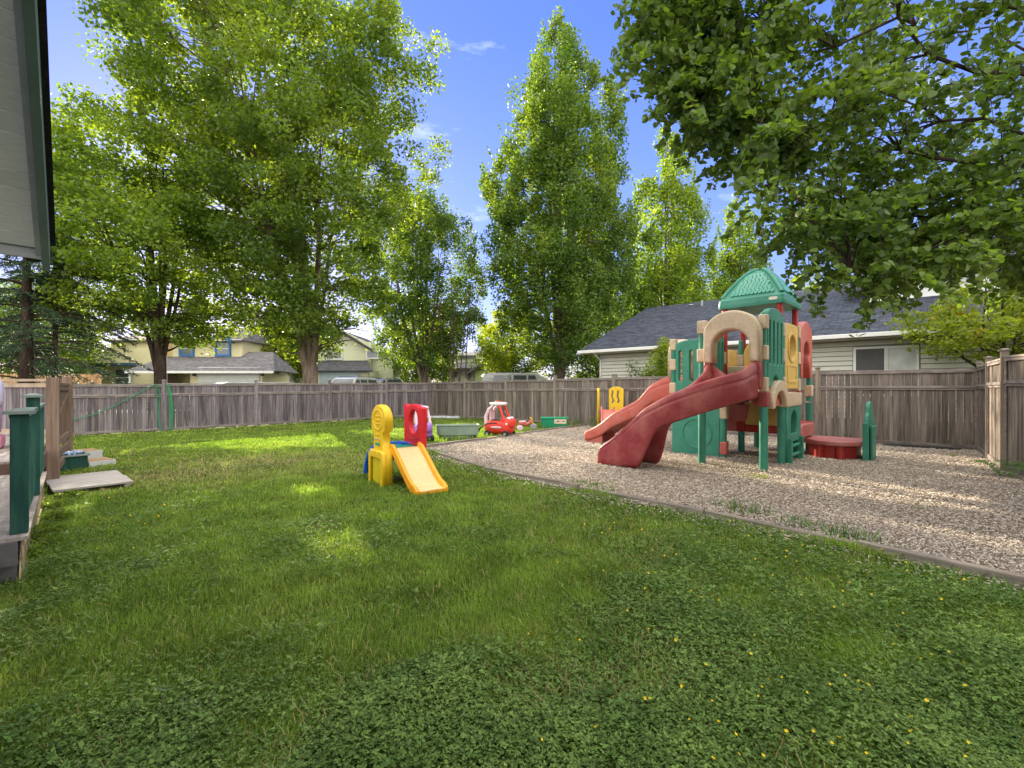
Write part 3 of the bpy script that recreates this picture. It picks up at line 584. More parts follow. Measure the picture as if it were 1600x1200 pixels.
b = MB(); b.box(((X_(578)+X_(612))/2, 4, Z_(560)/2), (X_(612)-X_(578), 7, Z_(560))); b.build('annex_wall', S_LY, HB)
b = MB(); b.box(((X_(493, 41)+X_(580, 41))/2, -1, Z_(579, 41)/2), (X_(578, 41)-X_(493, 41), 3.2, Z_(579, 41))); b.build('garage_wall', S_LY, HB)
roofobj('garage_roof', [[(X_(488, 40), -3, Z_(579, 40)), (X_(583, 40), -3, Z_(579, 40)), (X_(572), .28, Z_(563)), (X_(495), .28, Z_(563))]], SH_DK, HB)
b = MB(); b.box(((X_(498, 40.2)+X_(560, 40.2))/2, -2.64, Z_(592, 40.2)-.3), (X_(560, 40.2)-X_(498, 40.2), .07, 2.1)); b.build('garage_door', mat('blue grey door', (.34, .42, .46), .5), HB)
window(HB, X_(509), Z_(560), X_(532), Z_(544), .28, TRW, GLASS, fw=.12, mull=1); window(HB, X_(574), Z_(559), X_(590), Z_(549), -.02, TRW, GLASS, fw=.1)
for pa, pb, t_, u_ in ((417, 421, 549, 560), (428, 433, 548, 560), (418, 422, 586, 596), (429, 434, 586, 596)): window(HB, X_(pa), Z_(u_), X_(pb), Z_(t_), -.03, TRW, GLASS, fw=.08)
# green gabled house
Y = 46.0; HC = thing('green_house', 'low pale green and white gabled house with grey roof behind the fence corner', 'house', (0, Y, .35), 0)
b = MB(); b.box(((X_(742)+X_(792))/2, 4, Z_(578)/2), (X_(792)-X_(742), 8, Z_(578))); b.add([(X_(738), -.001, Z_(577)), (X_(796), -.001, Z_(577)), (X_(774), -.001, Z_(557))], [(0,1,2)]); b.build('wall', S_GRN, HC)
b = MB(); b.box(((X_(690)+X_(742))/2, 4.5, Z_(578)/2), (X_(742)-X_(690), 8, Z_(578))); b.box(((X_(694)+X_(738))/2, 5, (Z_(550)+Z_(578))/2), (X_(738)-X_(694), 5, Z_(550)-Z_(578))); b.build('wing_wall', S_WH, HC)
roofobj('roof', [[(X_(728), -.6, Z_(583)), (X_(728), 8, Z_(583)), (X_(774), 8, Z_(555)), (X_(774), -.6, Z_(555))], [(X_(802), 8, Z_(580)), (X_(802), -.6, Z_(580)), (X_(774), -.6, Z_(555)), (X_(774), 8, Z_(555))]], SH_GR, HC, .2)
roofobj('wing_roof', [[(X_(684), -.1, Z_(575)), (X_(742), -.1, Z_(575)), (X_(756), 4.5, Z_(556)), (X_(690), 4.5, Z_(556))]], SH_GR, HC, .2)
roofobj('upper_roof', [[(X_(688), 2.2, Z_(553)), (X_(745), 2.2, Z_(553)), (X_(762), 6, Z_(543)), (X_(715), 6, Z_(543))]], SH_GR, HC, .2)
window(HC, X_(704), Z_(590), X_(714), Z_(580), .45, TRW, GLASS, fw=.1); window(HC, X_(730), Z_(592), X_(738), Z_(582), .45, TRW, GLASS, fw=.1)
# far neighbour fences in warm wood (left background)
b = MB(); p0 = P(0, 598, 24); 
for k in range(60): b.box((k*.15, 0, .95+.02*math.sin(k*2.1)), (.14, .02, 1.9))
tag(b.build('wood_fence', wood('fresh cedar wood', (.42, .25, .12), (.55, .34, .17)), None, (-31, 24.5, .35)), 'orange cedar fence far off behind the conifers at the left', 'fence')
b = MB()
for k in range(30): b.box((k*.15, 0, .8), (.14, .02, 1.6))
tag(b.build('wood_fence', wood('red brown fence wood', (.22, .11, .07), (.30, .16, .10)), None, (X_(700, 43), 43, .35)), 'short red brown fence in front of the green gabled house', 'fence')
# ---------------------------------------------------------------- parked vehicles
def vehicle(name, label, cat, loc, rz, paint, Ln=4.7, H=1.75, W=1.85, kind='suv', rack=True, grp='cars parked along the street'):
    t = thing(name, label, cat, loc, rz, grp)
    if kind == 'van': prof_ = [(-Ln/2, .35), (-Ln/2, H*.86), (-Ln/2+.12, H*.96), (-Ln*.38, H), (Ln*.16, H), (Ln*.30, H*.80), (Ln*.42, H*.58), (Ln/2-.06, H*.50), (Ln/2, .40), (Ln/2-.1, .30), (-Ln/2+.1, .28)]
    else: prof_ = [(-Ln/2, .4), (-Ln/2, H*.58), (-Ln/2+.18, H*.66), (-Ln*.42, H*.93), (-Ln*.36, H), (Ln*.08, H), (Ln*.14, H*.96), (Ln*.25, H*.66), (Ln*.44, H*.57), (Ln/2-.04, H*.45), (Ln/2, .40), (Ln/2-.1, .30), (-Ln/2+.1, .28)]
    b = MB(); Mx = basis((0, W/2, 0), (1, 0, 0), (0, 0, 1)); n = len(prof_); vs = []
    for s in (-1, -.93, .93, 1):
        k_ = .975 if abs(s) == 1 else 1
        for x, z in prof_: tum = 1-.16*max(0, (z-H*.6)/(H*.4)); vs.append((x*k_, s*W/2*tum, z if z < H*.9 else z-(1-k_)*1.2))
    fs = [(i*n+j, i*n+(j+1) % n, (i+1)*n+(j+1) % n, (i+1)*n+j) for i in range(3) for j in range(n)]+[tuple(range(n-1, -1, -1)), tuple(3*n+j for j in range(n))]
    b.add(vs, fs); bo = b.build('body', paint, t, bevel=.04, seg=2)
    g = MB()
    for s in (-1, 1):
        for xa, xb in ((-Ln*.36, -Ln*.14), (-Ln*.12, Ln*.045), (Ln*.06, Ln*.17)):
            za, zb = H*.66, H*.92; ya = W/2*(1-.16*.15)+.006; yb_ = W/2*(1-.16*.8)+.01; e = .12 if xb > Ln*.1 else 0
            g.add([(xa, s*ya, za), (xb+e, s*ya, za), (xb-e, s*yb_, zb), (xa+.05, s*yb_, zb)], [(0, 1, 2, 3)])
    ws = [(Ln*.245, H*.68), (Ln*.15, H*.94)] if kind != 'van' else [(Ln*.30, H*.81), (Ln*.17, H*.985)]
    g.add([(ws[0][0]+.03, -W*.40, ws[0][1]), (ws[0][0]+.03, W*.40, ws[0][1]), (ws[1][0]+.03, W*.36, ws[1][1]), (ws[1][0]+.03, -W*.36, ws[1][1])], [(0, 1, 2, 3)])
    g.add([(-Ln/2+.16, -W*.38, H*.68), (-Ln/2+.16, W*.38, H*.68), (-Ln*.425-.03, W*.34, H*.9), (-Ln*.425-.03, -W*.34, H*.9)], [(0, 1, 2, 3)])
    g.build('window', GLASS, t)
    if rack:
        for s in (-1, 1):
            r_ = MB(); r_.tube([(-Ln*.34, s*W*.36, H+.0), (-Ln*.32, s*W*.36, H+.07), (Ln*.02, s*W*.36, H+.07), (Ln*.05, s*W*.36, H)], .018, 6); r_.build('roof_rail', BLK, t)
    wheels(t, [(-Ln*.30, -W/2+.1), (-Ln*.30, W/2-.1), (Ln*.31, -W/2+.1), (Ln*.31, W/2-.1)], .34, .22, BLKRUB, GREYP)
    for s in (-1, 1):
        h_ = MB(); h_.box((Ln/2-.04, s*W*.36, H*.44), (.08, .3, .14)); h_.build('headlight', WHT, t, bevel=.02)
    return t
PW = mat('white car paint', (.60, .61, .63), .15, var=.02, spec=.6); PS_ = mat('silver car paint', (.45, .47, .50), .18, var=.02, metal=.5); PD = mat('dark car paint', (.03, .035, .04), .15, var=.1, spec=.6)
sa = math.atan2(DL.y, DL.x)
def carat(px, Y, z=.36): return (pxl(px, Y), Y, z)
vehicle('parked_car', 'pale car roof glinting in the sun just over the left fence', 'car', carat(362, 24.5, .3), sa, PS_, 4.5, 1.50, rack=False)
vehicle('parked_car', 'low pale car left of the big maple trunk', 'car', carat(408, 27.5, .3), sa, PW, 4.5, 1.52, rack=False)
vehicle('parked_car', 'white car with roof rails showing over the fence right of the big maple trunk', 'car', carat(548, 28.5), sa+.5, PW, 4.7, 1.78)
vehicle('parked_car', 'dark car with grey roof beside the white one over the fence', 'car', carat(592, 31.5), sa+.5, PD, 4.7, 1.75)
vehicle('parked_van', 'long white van roof showing over the fence left of the tall middle tree', 'van', carat(815, 33.0), math.radians(4), PW, 5.8, 2.20, 1.95, 'van')
vehicle('parked_car', 'silver car partly behind the tall middle tree trunk', 'car', carat(760, 41.0), math.radians(8), PS_, 4.7, 1.7, rack=False)
# ---------------------------------------------------------------- deck at the left
DKA = math.atan2(DKX.y, DKX.x); ZK = .386; ZU = .55
DK = thing('deck', 'grey board deck with green railing and weathered lattice skirt at the left', 'deck', (DK0.x, DK0.y, 0), DKA)
# local x along deck edge away from camera, local y towards the house
b = MB()
yy = 0
x = -.12
while x < 3.55:
    y1_ = .44 if x < .82 else 3.2
    b.box((x+.066, y1_/2-.04, ZK-.014), (.130, y1_+.08, .028)); x += .137
b.build('floor_board', DECKW, DK)
b = MB(); b.box((1.75, .0, ZK-.115), (3.7, .035, .17)); b.box((-.13, .20, ZK-.115), (.035, .46, .17)); b.box((.0, .2, .1), (.03, .44, .24)); b.build('fascia', mat('dark weathered fascia', (.11, .10, .11), .9, var=.25, scale=4), DK)
b = MB(); x = 3.62
while x < 9.5: b.box((x+.066, 1.65, ZU-.014), (.130, 3.3, .028)); x += .137
b.build('upper_floor', DECKW, DK)
b = MB(); b.box((3.60, 1.65, ZU-.11), (.03, 3.3, .16)); b.box((6.5, -.02, ZU-.12), (6, .03, .2)); b.build('step_riser', mat('brown riser', (.13, .075, .055), .85, var=.2, scale=5), DK)
# lattice skirt
b = MB()
LATT = wood('tan lattice', (.34, .27, .16), (.50, .41, .27), .15)
for k in range(46):
    xx = .02+k*.078; b.box((xx, -.035, .17), (.028, .008, .34), Matrix.Rotation(R(32), 3, 'Y'))
    b.box((xx, -.044, .17), (.028, .008, .34), Matrix.Rotation(R(-32), 3, 'Y'))
b.box((1.8, -.05, .325), (3.6, .02, .05)); b.box((1.8, -.05, .03), (3.6, .02, .05)); b.build('lattice', LATT, DK)
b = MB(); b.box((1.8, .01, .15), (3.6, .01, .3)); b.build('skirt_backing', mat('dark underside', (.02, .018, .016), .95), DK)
for x, top in ((.03, 1.30), (1.72, 1.40)):
    b = MB(); b.box((x, -.03, (ZK+top)/2), (.098, .098, top-ZK)); p = b.build('post', GRNW, DK, bevel=.006)
    b = MB(); b.box((x, -.03, top+.012), (.175, .175, .024)); b.box((x, -.03, top+.034), (.13, .13, .02), taper=.3); b.build('post_cap', mat('grey green cap', (.17, .22, .20), .7, col2=(.28, .31, .29), scale=6), p)
b = MB(); b.box((1.80, -.02, 1.285), (3.45, .10, .035)); b.box((1.80, .0, 1.235), (3.45, .035, .07)); b.box((1.80, .0, ZK+.10), (3.45, .035, .07)); b.build('handrail', mat('grey green rail', (.13, .20, .17), .7, col2=(.24, .28, .25), scale=6, stretch=(1, 8, 8)), DK)
for k in range(27):
    xx = .16+k*.128
    if abs(xx-1.72) < .08: continue
    b = MB(); b.box((xx, -.037, (ZK+.06+1.27)/2), (.042, .035, 1.27-ZK-.06)); b.build('baluster', GRNB, DK)
# brown cedar screen with its posts
GS = thing('cedar_screen', 'brown cedar post and slatted gate panel at the end of the deck', 'fence', (-7.08, 7.02, 0), math.atan2(1.93, -1.65))
b = MB(); b.box((0, 0, .83), (.145, .145, 1.66)); b.build('post', BRW, GS, bevel=.006)
b = MB(); b.box((2.4, 0, .86), (.14, .14, 1.72)); b.build('post', BRW, GS, bevel=.006)
b = MB(); 
for k in range(17): b.box((.14+k*.133, .02, 1.02), (.125, .02, .98))
b.build('slat_panel', BRW, GS)
b = MB(); b.box((1.2, -.01, 1.56), (2.2, .06, .05)); b.box((1.2, -.01, 1.50), (2.2, .03, .09)); b.box((1.2, -.015, .62), (2.2, .05, .09)); b.box((1.2, -.02, .42), (2.2, .04, .12)); b.box((1.2, -.02, .22), (2.2, .04, .12)); b.box((1.2, .0, 1.1), (2.35, .03, .06), Matrix.Rotation(R(-14), 3, 'Y')); b.build('rail', BRW, GS, bevel=.004)
# tan back rails on the deck
BRL = thing('deck_rail', 'grey board railing with tan rail at the far left behind the purple playhouse', 'railing', (-10.4, 9.0, ZU), math.atan2(-.1, 1))
b = MB(); b.box((.8, 0, 1.10), (1.7, .06, .05)); b.box((.8, 0, 1.0), (1.7, .03, .08)); b.box((.8, 0, .10), (1.7, .03, .08)); b.build('rail', mat('tan rail', (.36, .27, .20), .8, var=.2), BRL)
b = MB()
for k in range(11): b.box((.08+k*.145, .02, .55), (.135, .018, .95))
b.build('board', FW, BRL)
# purple playhouse at the very left
PH = thing('playhouse', 'rounded purple and pink plastic playhouse cut by the left edge of the picture', 'playhouse', (-8.33, 7.05, ZU), R(45))
b = MB(); b.box((0, 0, .10), (.62, .62, .20)); b.build('base', PINK, PH, bevel=.05, seg=4)
b = MB(); b.box((0, 0, .50), (.54, .54, .60)); w_ = b.build('wall', mat('mauve plastic', (.45, .26, .52), .45, col2=(.36, .2, .45)), PH, bevel=.06, seg=4)
b = MB(); b.sup((0, 0, .86), (.31, .31, .26), .5, .4, 24, 14); b.build('roof', mat('lavender plastic', (.62, .60, .80), .45), PH, smooth=True)
b = MB(); b.box((0, -.275, .5), (.2, .02, .3)); b.build('window', PINK, w_, bevel=.01)
# plank pad
PC = Vector(((-6.3-5.76-6.68-7.3)/4, (6.14+6.77+7.84+7.2)/4)); pa_ = math.atan2(.63, .54)
pd = thing('plank_pad', 'low pad of pale grey planks lying on the lawn at the foot of the deck', 'plank platform', (PC.x, PC.y, 0), pa_)
for k in range(10):
    b = MB(); b.box((random.uniform(-.01, .01), -.63+k*.14, .085), (.86, .116, .03)); b.build('plank', mat('pale grey plank', (.40, .365, .345), .85, col2=(.55, .51, .49), scale=1, stretch=(2.5, 26, 26), island=.1, fine=.12, finescale=1.5, spec=.15), pd, bevel=.004)
b = MB()
for x in (-.36, .36): b.box((x, 0, .035), (.07, 1.38, .07))
b.build('joist', EDGW, pd)
# green planter box with blue cloth, cardboard boxes
g = P(112, 733, 8.3); gb = thing('green_box', 'dark green wooden box behind the plank pad', 'box', (g.x, 8.3, 0), R(-38))
b = MB(); b.box((0, 0, .14), (.52, .36, .26)); b.build('body', GRNW, gb, bevel=.01)
b = MB(); b.box((0, 0, .285), (.58, .42, .03)); b.build('lid', mat('grey lid', (.25, .30, .28), .7, var=.2, scale=8), gb, bevel=.005)
b = MB(); random.seed(5); nn_ = 12
vs = [((i/nn_-.5)*.46, (j/nn_-.5)*.30, .318+.022*math.sin(i*1.7+j*.9)*math.cos(j*1.3-i*.4)+random.uniform(0, .012)) for i in range(nn_+1) for j in range(nn_+1)]
b.add(vs, [(i*(nn_+1)+j, (i+1)*(nn_+1)+j, (i+1)*(nn_+1)+j+1, i*(nn_+1)+j+1) for i in range(nn_) for j in range(nn_)])
b.add([(x, y, z-.01) for x, y, z in vs], [(i*(nn_+1)+j, i*(nn_+1)+j+1, (i+1)*(nn_+1)+j+1, (i+1)*(nn_+1)+j) for i in range(nn_) for j in range(nn_)])
cl = b.build('crumpled_cloth', mat('blue white cloth', (.16, .28, .55), .8, col2=(.65, .70, .78), scale=14, c2lo=.42, c2hi=.55), None, (g.x, 8.3, 0), R(-38)); tag(cl, 'crumpled blue and white cloth lying on the green box', 'cloth')
for (px, py, Yc, s, zt, lab) in ((131, 712, 9.0, (.5, .42), .26, 'flat cardboard box behind the green box'), (152, 722, 8.75, (.52, .40), .12, 'low cardboard tray with white rim on the grass right of the green box')):
    t = thing('cardboard_box', lab, 'box', (pxl(px, Yc), Yc, 0), R(-30)); b = MB(); b.box((0, 0, zt/2), (s[0], s[1], zt)); b.build('tray', mat('pale box side', (.55, .56, .55), .8), t, bevel=.004)
    b = MB(); b.box((0, 0, zt+.006), (s[0]-.05, s[1]-.05, .012)); b.build('lid', mat('cardboard', (.42, .28, .16), .85, var=.15, scale=9), t)
# ---------------------------------------------------------------- own house eave at the top left
E0 = Vector((-4.56, 4.44, 2.82)); sl_ = math.tan(R(23.4))
OH = thing('own_house', 'grey sided house corner with green barge board overhanging at the top left', 'house', (E0.x, E0.y, 0), DKA+PI)
# local x: towards the camera (up the slope), local y: away from the wall (+y = outward is toward +right?)
# direction local x = -DKX ; local y = -DKY (outward, towards yard)
Lr = 7.5; sof = MB(); k = 0; du = .205/math.cos(R(0))
x = .06
cs, sn = math.cos(R(23.4)), math.sin(R(23.4)); u = .05
while u < Lr/cs:
    u2 = u+.195; xa, za = u*cs, E0.z+u*sn; xb, zb = u2*cs, E0.z+u2*sn
    sof.add([(xa, -.02, za+.006), (xb, -.02, zb), (xb, -.75, zb), (xa, -.75, za+.006), (xa, -.02, za+.03), (xb, -.02, zb+.024), (xb, -.75, zb+.024), (xa, -.75, za+.03)], [(0,1,2,3), (7,6,5,4), (0,4,5,1), (1,5,6,2), (2,6,7,3), (3,7,4,0)]); u += .2
SOF = mat('grey soffit boards', (.72, .72, .74), .8, col2=(.80, .80, .82), scale=3, stretch=(14, 2, 2), island=.05, fine=.06, finescale=12)
sof.build('soffit', SOF, OH)
def slopebox(b, y0, y1, zo0, zo1, xs=-.05, xe=Lr):
    vs = []
    for x in (xs, xe):
        z = E0.z+x*sl_
        vs += [(x, y0, z+zo0), (x, y1, z+zo0), (x, y1, z+zo1), (x, y0, z+zo1)]
    b.add(vs, [(0,1,2,3), (7,6,5,4), (0,4,5,1), (1,5,6,2), (2,6,7,3), (3,7,4,0)])
b = MB(); slopebox(b, -.06, -.022, -.045, .0); b.build('soffit_trim', mat('grey trim', (.36, .39, .40), .7), OH)
b = MB(); slopebox(b, -.02, .035, -.10, .17, xs=-.12); b.build('barge_board', TRG, OH, bevel=.004)
b = MB(); slopebox(b, -.8, .075, .172, .20, xs=-.15); b.build('roof', SH_DK, OH)
b = MB(); b.box((-.02, -.4, E0.z-.02), (.05, .78, .09)); b.box((-.06, -.4, E0.z+.05), (.06, .80, .10)); b.build('eave_board', mat('white grey trim', (.50, .52, .53), .7), OH, bevel=.004)
b = MB(); b.box((.85+4.5, -1.45, 2.4), (9, 1.6, 4.8)); b.build('wall', siding('grey lap siding', (.38, .39, .41), (.46, .47, .49), .18), OH)
b = MB()
# gable roof infill over the wall
wv_ = [(.85, -.66, 4.8), (.85, -.66, E0.z), (.85, -2.2, 4.8)]
# ---------------------------------------------------------------- garden hose on the left fence
HOSE = mat('green hose', (.02, .22, .10), .45)
def fpt(px, z, off=.06):
    r = (px-800)/F; t = (C0.y*r-C0.x)/(DL.x-DL.y*r); p = C0+DL*t; return Vector((p.x+.745*off, p.y-.667*off, z))
def hz_(px, py): q = fpt(px, 0); return CH+(HZ-py)/F*q.y
def hose(pts): return [fpt(px, hz_(px, py), .09+.012*math.sin(i*1.3)) for i, (px, py) in enumerate(pts)]
b = MB(); raw = [(100, 658), (125, 654), (150, 646), (175, 636), (200, 623), (220, 612), (238, 602), (243, 600)]
b.tube(hose(raw), .014, 8)
b.tube(hose([(243, 600), (244, 615), (245, 640), (247, 662), (251, 675), (256, 676)]), .014, 8)
b.tube(hose([(246, 600), (249, 618), (248, 645), (250, 668)]), .010, 6)
tag(b.build('garden_hose', HOSE), 'green hose sagging along the left fence and looped over its top beside the post', 'hose')
b = MB()
for k in range(3): b.tube(hose([(259+k*2, 601), (263+k*2, 625-k*5), (265+k*1.5, 650), (264+k*2, 672), (268, 668), (268+k, 640), (264, 603)]), .010, 6)
tag(b.build('rope', mat('green rope', (.04, .28, .13), .8)), 'tangle of thin green rope hanging on the fence right of the hose', 'rope')
# stones in the fence corner
stones = [(672, 652), (680, 651), (688, 653), (695, 652), (703, 654), (684, 649), (712, 654)]
for i, (px, py) in enumerate(stones):
    g = G(px, py); g.y = min(g.y, 22.4); b = MB(); b.sup((0, 0, .05), (.28+.05*math.sin(i), .2, .08), .8, .8, 12, 6); o = b.build('pale_stone', mat('pale stone', (.42, .44, .48), .8, var=.3, scale=6), None, ((px-800)/F*g.y, g.y, 0), i*.7, smooth=False); tag(o, ['leftmost pale stone of the row in the fence corner', 'second pale stone from the left in the fence corner', 'pale stone sitting lower in the middle of the corner row', 'middle pale stone against the fence corner post', 'pale stone third from the right in the corner row', 'pale stone tucked nearest the fence boards in the corner', 'rightmost pale stone of the row in the fence corner'][i], 'stone', 'pale stones in the fence corner')
# ---------------------------------------------------------------- big play structure
PS = thing('playground_structure', 'large moulded plastic play tower with green shingled roof and two red slides', 'play structure', (4.50, 8.14, 0), R(45))
M1 = 1.1; ZD = 1.43
# columns: (x,y): lower post, upper column top
def column(x, y, top, low=True, clips=(1.71-.28, 2.0, 2.55), cc=TAN, r=.07, base=0.0):
    if low:
        b = MB(); b.lathe([(r*.96, base-.02), (r, base+.02), (r, 1.16)], (x, y, 0), 20); b.build('post', TEAL, PS, smooth=False, bevel=.006)
    if top > 1.2:
        b = MB(); b.lathe([(r*.82, 1.2), (r*.82, top-.05), (r*.7, top-.015), (r*.35, top)], (x, y, 0), 18); o = b.build('column', TEAL, PS, bevel=.004)
        for z in clips:
            if z+.26 > top+.2: continue
            c = MB(); c.box((x, y, z+.13), (r*2.15, r*2.15, .26)); c.build('clip', cc, o, bevel=.025, seg=3)
column(0, 0, 2.86); column(0, M1, 2.80)
column(M1, M1, 2.7, clips=(1.45, 2.0)); column(M1, 0, 2.80, clips=(1.45, 2.0, 2.5)); column(2*M1, 0, 2.75); column(2*M1, M1, 2.6); column(2*M1, 2*M1, 2.5, clips=(1.45, 2.0))
column(M1, 2*M1, 2.62, clips=(1.36, 1.90, 2.36), low=False); column(3*M1, 0, 1.80, clips=(1.30,)); column(3*M1, M1, 1.7, clips=(1.25,))
# decks
def deck(x0, y0, z0, z1, m, name='deck'):
    b = MB(); b.prism(rrect(x0-.02, y0-.02, x0+M1+.02, y0+M1+.02, .1), z0+.16, z1); 
    for a in np.linspace(.12, .98, 9): b.box((x0+a*M1, y0+M1/2, z1+.004), (.03, M1*.86, .012))
    o = b.build(name, m, PS, bevel=.012)
    for cx, cy in ((x0, y0), (x0+M1, y0), (x0, y0+M1), (x0+M1, y0+M1)): sk = MB(); sk.box((cx, cy, (z0+z1)/2), (.17, .17, z1-z0)); sk.build('corner_block', m, o, bevel=.02)
    for Mx in (onX(x0, y0, 0), onX(x0+M1, y0, 0), onY(y0, x0, 0), onY(y0+M1, x0, 0)):
        lp = [(.08, z1-.01), (.08, z0+.02)]+arc(M1/2, z0+.02, M1/2-.16, (z1-z0)*.62, 180, 0, 12)+[(M1-.08, z0+.02), (M1-.08, z1-.01)]
        shape2d('skirt', [lp], .07, .008, Mx, m, o)
    return o
deck(0, 0, 1.16, ZD, MAROON); deck(M1, 0, 1.16, ZD, MAROON); deck(M1, M1, 1.10, 1.36, MAROON); deck(2*M1, 0, .50, .74, REDP, 'low_deck')
# front entry arch (tan, deep) and slide arch
def arch(name, Mx, zb, zt, m, depth=.26, w=M1, inner=.30, it=2.55, ib=None):
    cx = w/2; ib = zb if ib is None else ib; hw = w/2-.055; sp = zt-.42
    outer = [(cx-hw, zb)]+[(cx-hw, sp)]+[(cx+hw*math.cos(R(a)), sp+(zt-sp)*math.sin(R(a))) for a in range(170, 5, -10)]+[(cx+hw, sp), (cx+hw, zb)]
    isp = it-inner*.92
    inn = [(cx+inner, ib-.5)] ; inn = [(cx-inner, zb)]+[(cx-inner, isp)]+[(cx+inner*math.cos(R(a)), isp+(it-isp)*math.sin(R(a))) for a in range(170, 5, -10)]+[(cx+inner, isp), (cx+inner, zb)]
    loop = outer+inn[::-1]
    return shape2d(name, [loop], depth, .045, Mx, m, PS)
a = arch('entry_arch', onX(-.10, -.06), 1.97, 2.92, TAN, depth=.30, it=2.56, inner=.325)
for y in (.0, M1):   # column wraps of the arch
    for z in (1.97+.03, 2.55): b = MB(); b.box((-.0, y*.97, z+.13), (.15, .13, .26)); b.build('arch_clip', TAN, a, bevel=.025, seg=3)
a2 = arch('slide_arch', onY(2*M1+.06, M1), 1.72, 2.66, TAN, depth=.26, it=2.36, inner=.36)
# panels
def slats(w, h, n, sw, z0, z1, x0=.14):
    out = []; g = (w-2*x0-n*sw)/(n-1)
    for i in range(n):
        x = x0+i*(sw+g); out.append(rrect(x, z0, x+sw, z1, sw/2))
    return out
def outline(w, zb, zt, bump=.18, m=.085, cut=0):
    top = [(w/2+(w/2-m)*math.cos(R(a)), zt-bump+bump*math.sin(R(a))**.6) for a in range(0, 181, 12)]
    bot = [(m, zb)]+([(w/2-.2, zb)]+arc(w/2, zb, .2, cut, 180, 0, 8)+[(w/2+.2, zb)] if cut else [])+[(w-m, zb)]
    return bot+top
shape2d('slatted_panel', [outline(M1, 1.52, 2.98, .22, .07, .22)]+slats(M1, 1, 4, .10, 1.92, 2.74), .11, .018, onY(0), TEAL, PS)
hole = arc(M1/2, 2.32, .25, .25, 0, 348, 28)
yp = shape2d('window_panel', [outline(M1, 1.48, 2.80, .06, .08), hole], .10, .015, onY(0, M1), YELP, PS)
shape2d('window_ring', [arc(M1/2, 2.32, .31, .31, 0, 350, 32), arc(M1/2, 2.32, .25, .25, 0, 350, 30)], .14, .01, onY(0, M1), YELP, yp)
shape2d('panel_rib', [rrect(.2, 1.6, M1-.2, 1.98, .05), rrect(.25, 1.65, M1-.25, 1.93, .04)], .13, .008, onY(0, M1), YELP, yp)
# coral climb arch
shape2d('climb_arch', [[(.06, 1.72), (.06, 2.7)]+arc(M1/2, 2.62, M1/2-.05, .34, 165, 15, 14)+[(M1-.06, 2.7), (M1-.06, 1.72), (M1-.24, 1.72), (M1-.30, 2.0), (M1-.34, 2.2)]+arc(M1/2, 2.22, .27, .30, 0, 180, 12)+[(.24, 2.0), (.22, 1.72)]], .16, .03, onY(0, 2*M1), CORAL, PS)
shape2d('slatted_panel', [outline(M1, 1.40, 2.58, .16, .06)]+slats(M1, 1, 4, .085, 1.64, 2.34, .14), .11, .018, onX(M1, M1), TEAL, PS)
shape2d('slatted_panel', [outline(M1, 1.48, 2.62, .12, .07)]+slats(M1, 1, 5, .07, 1.66, 2.46, .15), .10, .014, onY(M1, 0), TEAL, PS)
bk = arch('back_arch', onX(2*M1), 1.5, 2.66, YELP, depth=.12, it=2.36, inner=.30)
shape2d('back_panel', [outline(M1, 1.40, 2.4, .10, .07), rrect(.3, 1.75, .8, 2.1, .08)], .10, .014, onX(2*M1, M1), YELP, PS)
shape2d('rail_panel', [rrect(.1, 1.46, M1-.1, 1.95, .06), rrect(.22, 1.58, M1-.22, 1.82, .05)], .10, .014, onX(M1, 0), TAN, PS)
# lower panels
lo = shape2d('lower_panel', [[(.06, .0), (M1+.02, .0), (M1+.02, 1.14), (.06, 1.14)]], .10, .014, onX(M1, M1), TEAL, PS)
shape2d('round_emboss', [arc(M1*.5, .50, .34, .34, 0, 350, 36), arc(M1*.5, .50, .30, .30, 0, 350, 34)], .135, .008, onX(M1, M1), TEAL, lo)
for z, m in ((.84, TAN), (.08, CORAL)):
    b = MB(); b.box((M1, M1-.02, z+.14), (.15, .15, .28)); b.build('clip', m, lo, bevel=.025, seg=3)
shape2d('low_yellow_panel', [rrect(.12, .66, M1-.1, 1.18, .04)], .07, .012, onX(2*M1-.02, 0), YELP, PS)
shape2d('low_side_panel', [[(.0, .50), (.34, .50), (.52, 1.12), (-.18, 1.12), (-.12, .8)]], .10, .02, onX(2*M1-.02, M1-.02), CORAL, PS)
b = MB(); b.box((2*M1-.05, .5, .58), (.10, 1.0, .16)); b.build('low_rail', REDP, PS, bevel=.02)
# climbing wall under the side: green frame with arched hole and rungs
cw = shape2d('climbing_panel', [[(.02, 0), (.16, 0), (.17, .42), (.83, .42), (.85, 0), (1.0, 0), (1.02, 1.15), (.0, 1.15)],
    [(.26, .58), (.26, .82)]+arc(.5, .82, .24, .23, 180, 0, 10)[1:]+[(.74, .58)]], .15, .02, onY(-.03, M1), TEAL, PS)
b = MB()
for z in (.16, .34): b.tube([(M1+.1, -.10, z), (M1+.95, -.10, z)], .035, 10)
for x in (.09, .92): b.box((M1+x, -.1, .25), (.10, .14, .5))
b.build('rung', TEAL, cw, bevel=.008)
shape2d('bridge_skirt', [[(.10, 1.12), (.22, 1.12)]+arc(.62, 1.14, .36, .30, 180, 0, 14)+[(1.05, 1.12), (2.1, 1.14), (2.1, 1.40)]+[(1.15, 1.42)]+arc(.62, 1.34, .46, .30, 15, 165, 12)+[(.10, 1.40)]], .14, .025, onY(-.06), TAN, PS)
b = MB(); b.box((.62, .0, 1.26), (.66, .04, .22)); b.build('skirt_infill', CORAL, PS, bevel=.01)
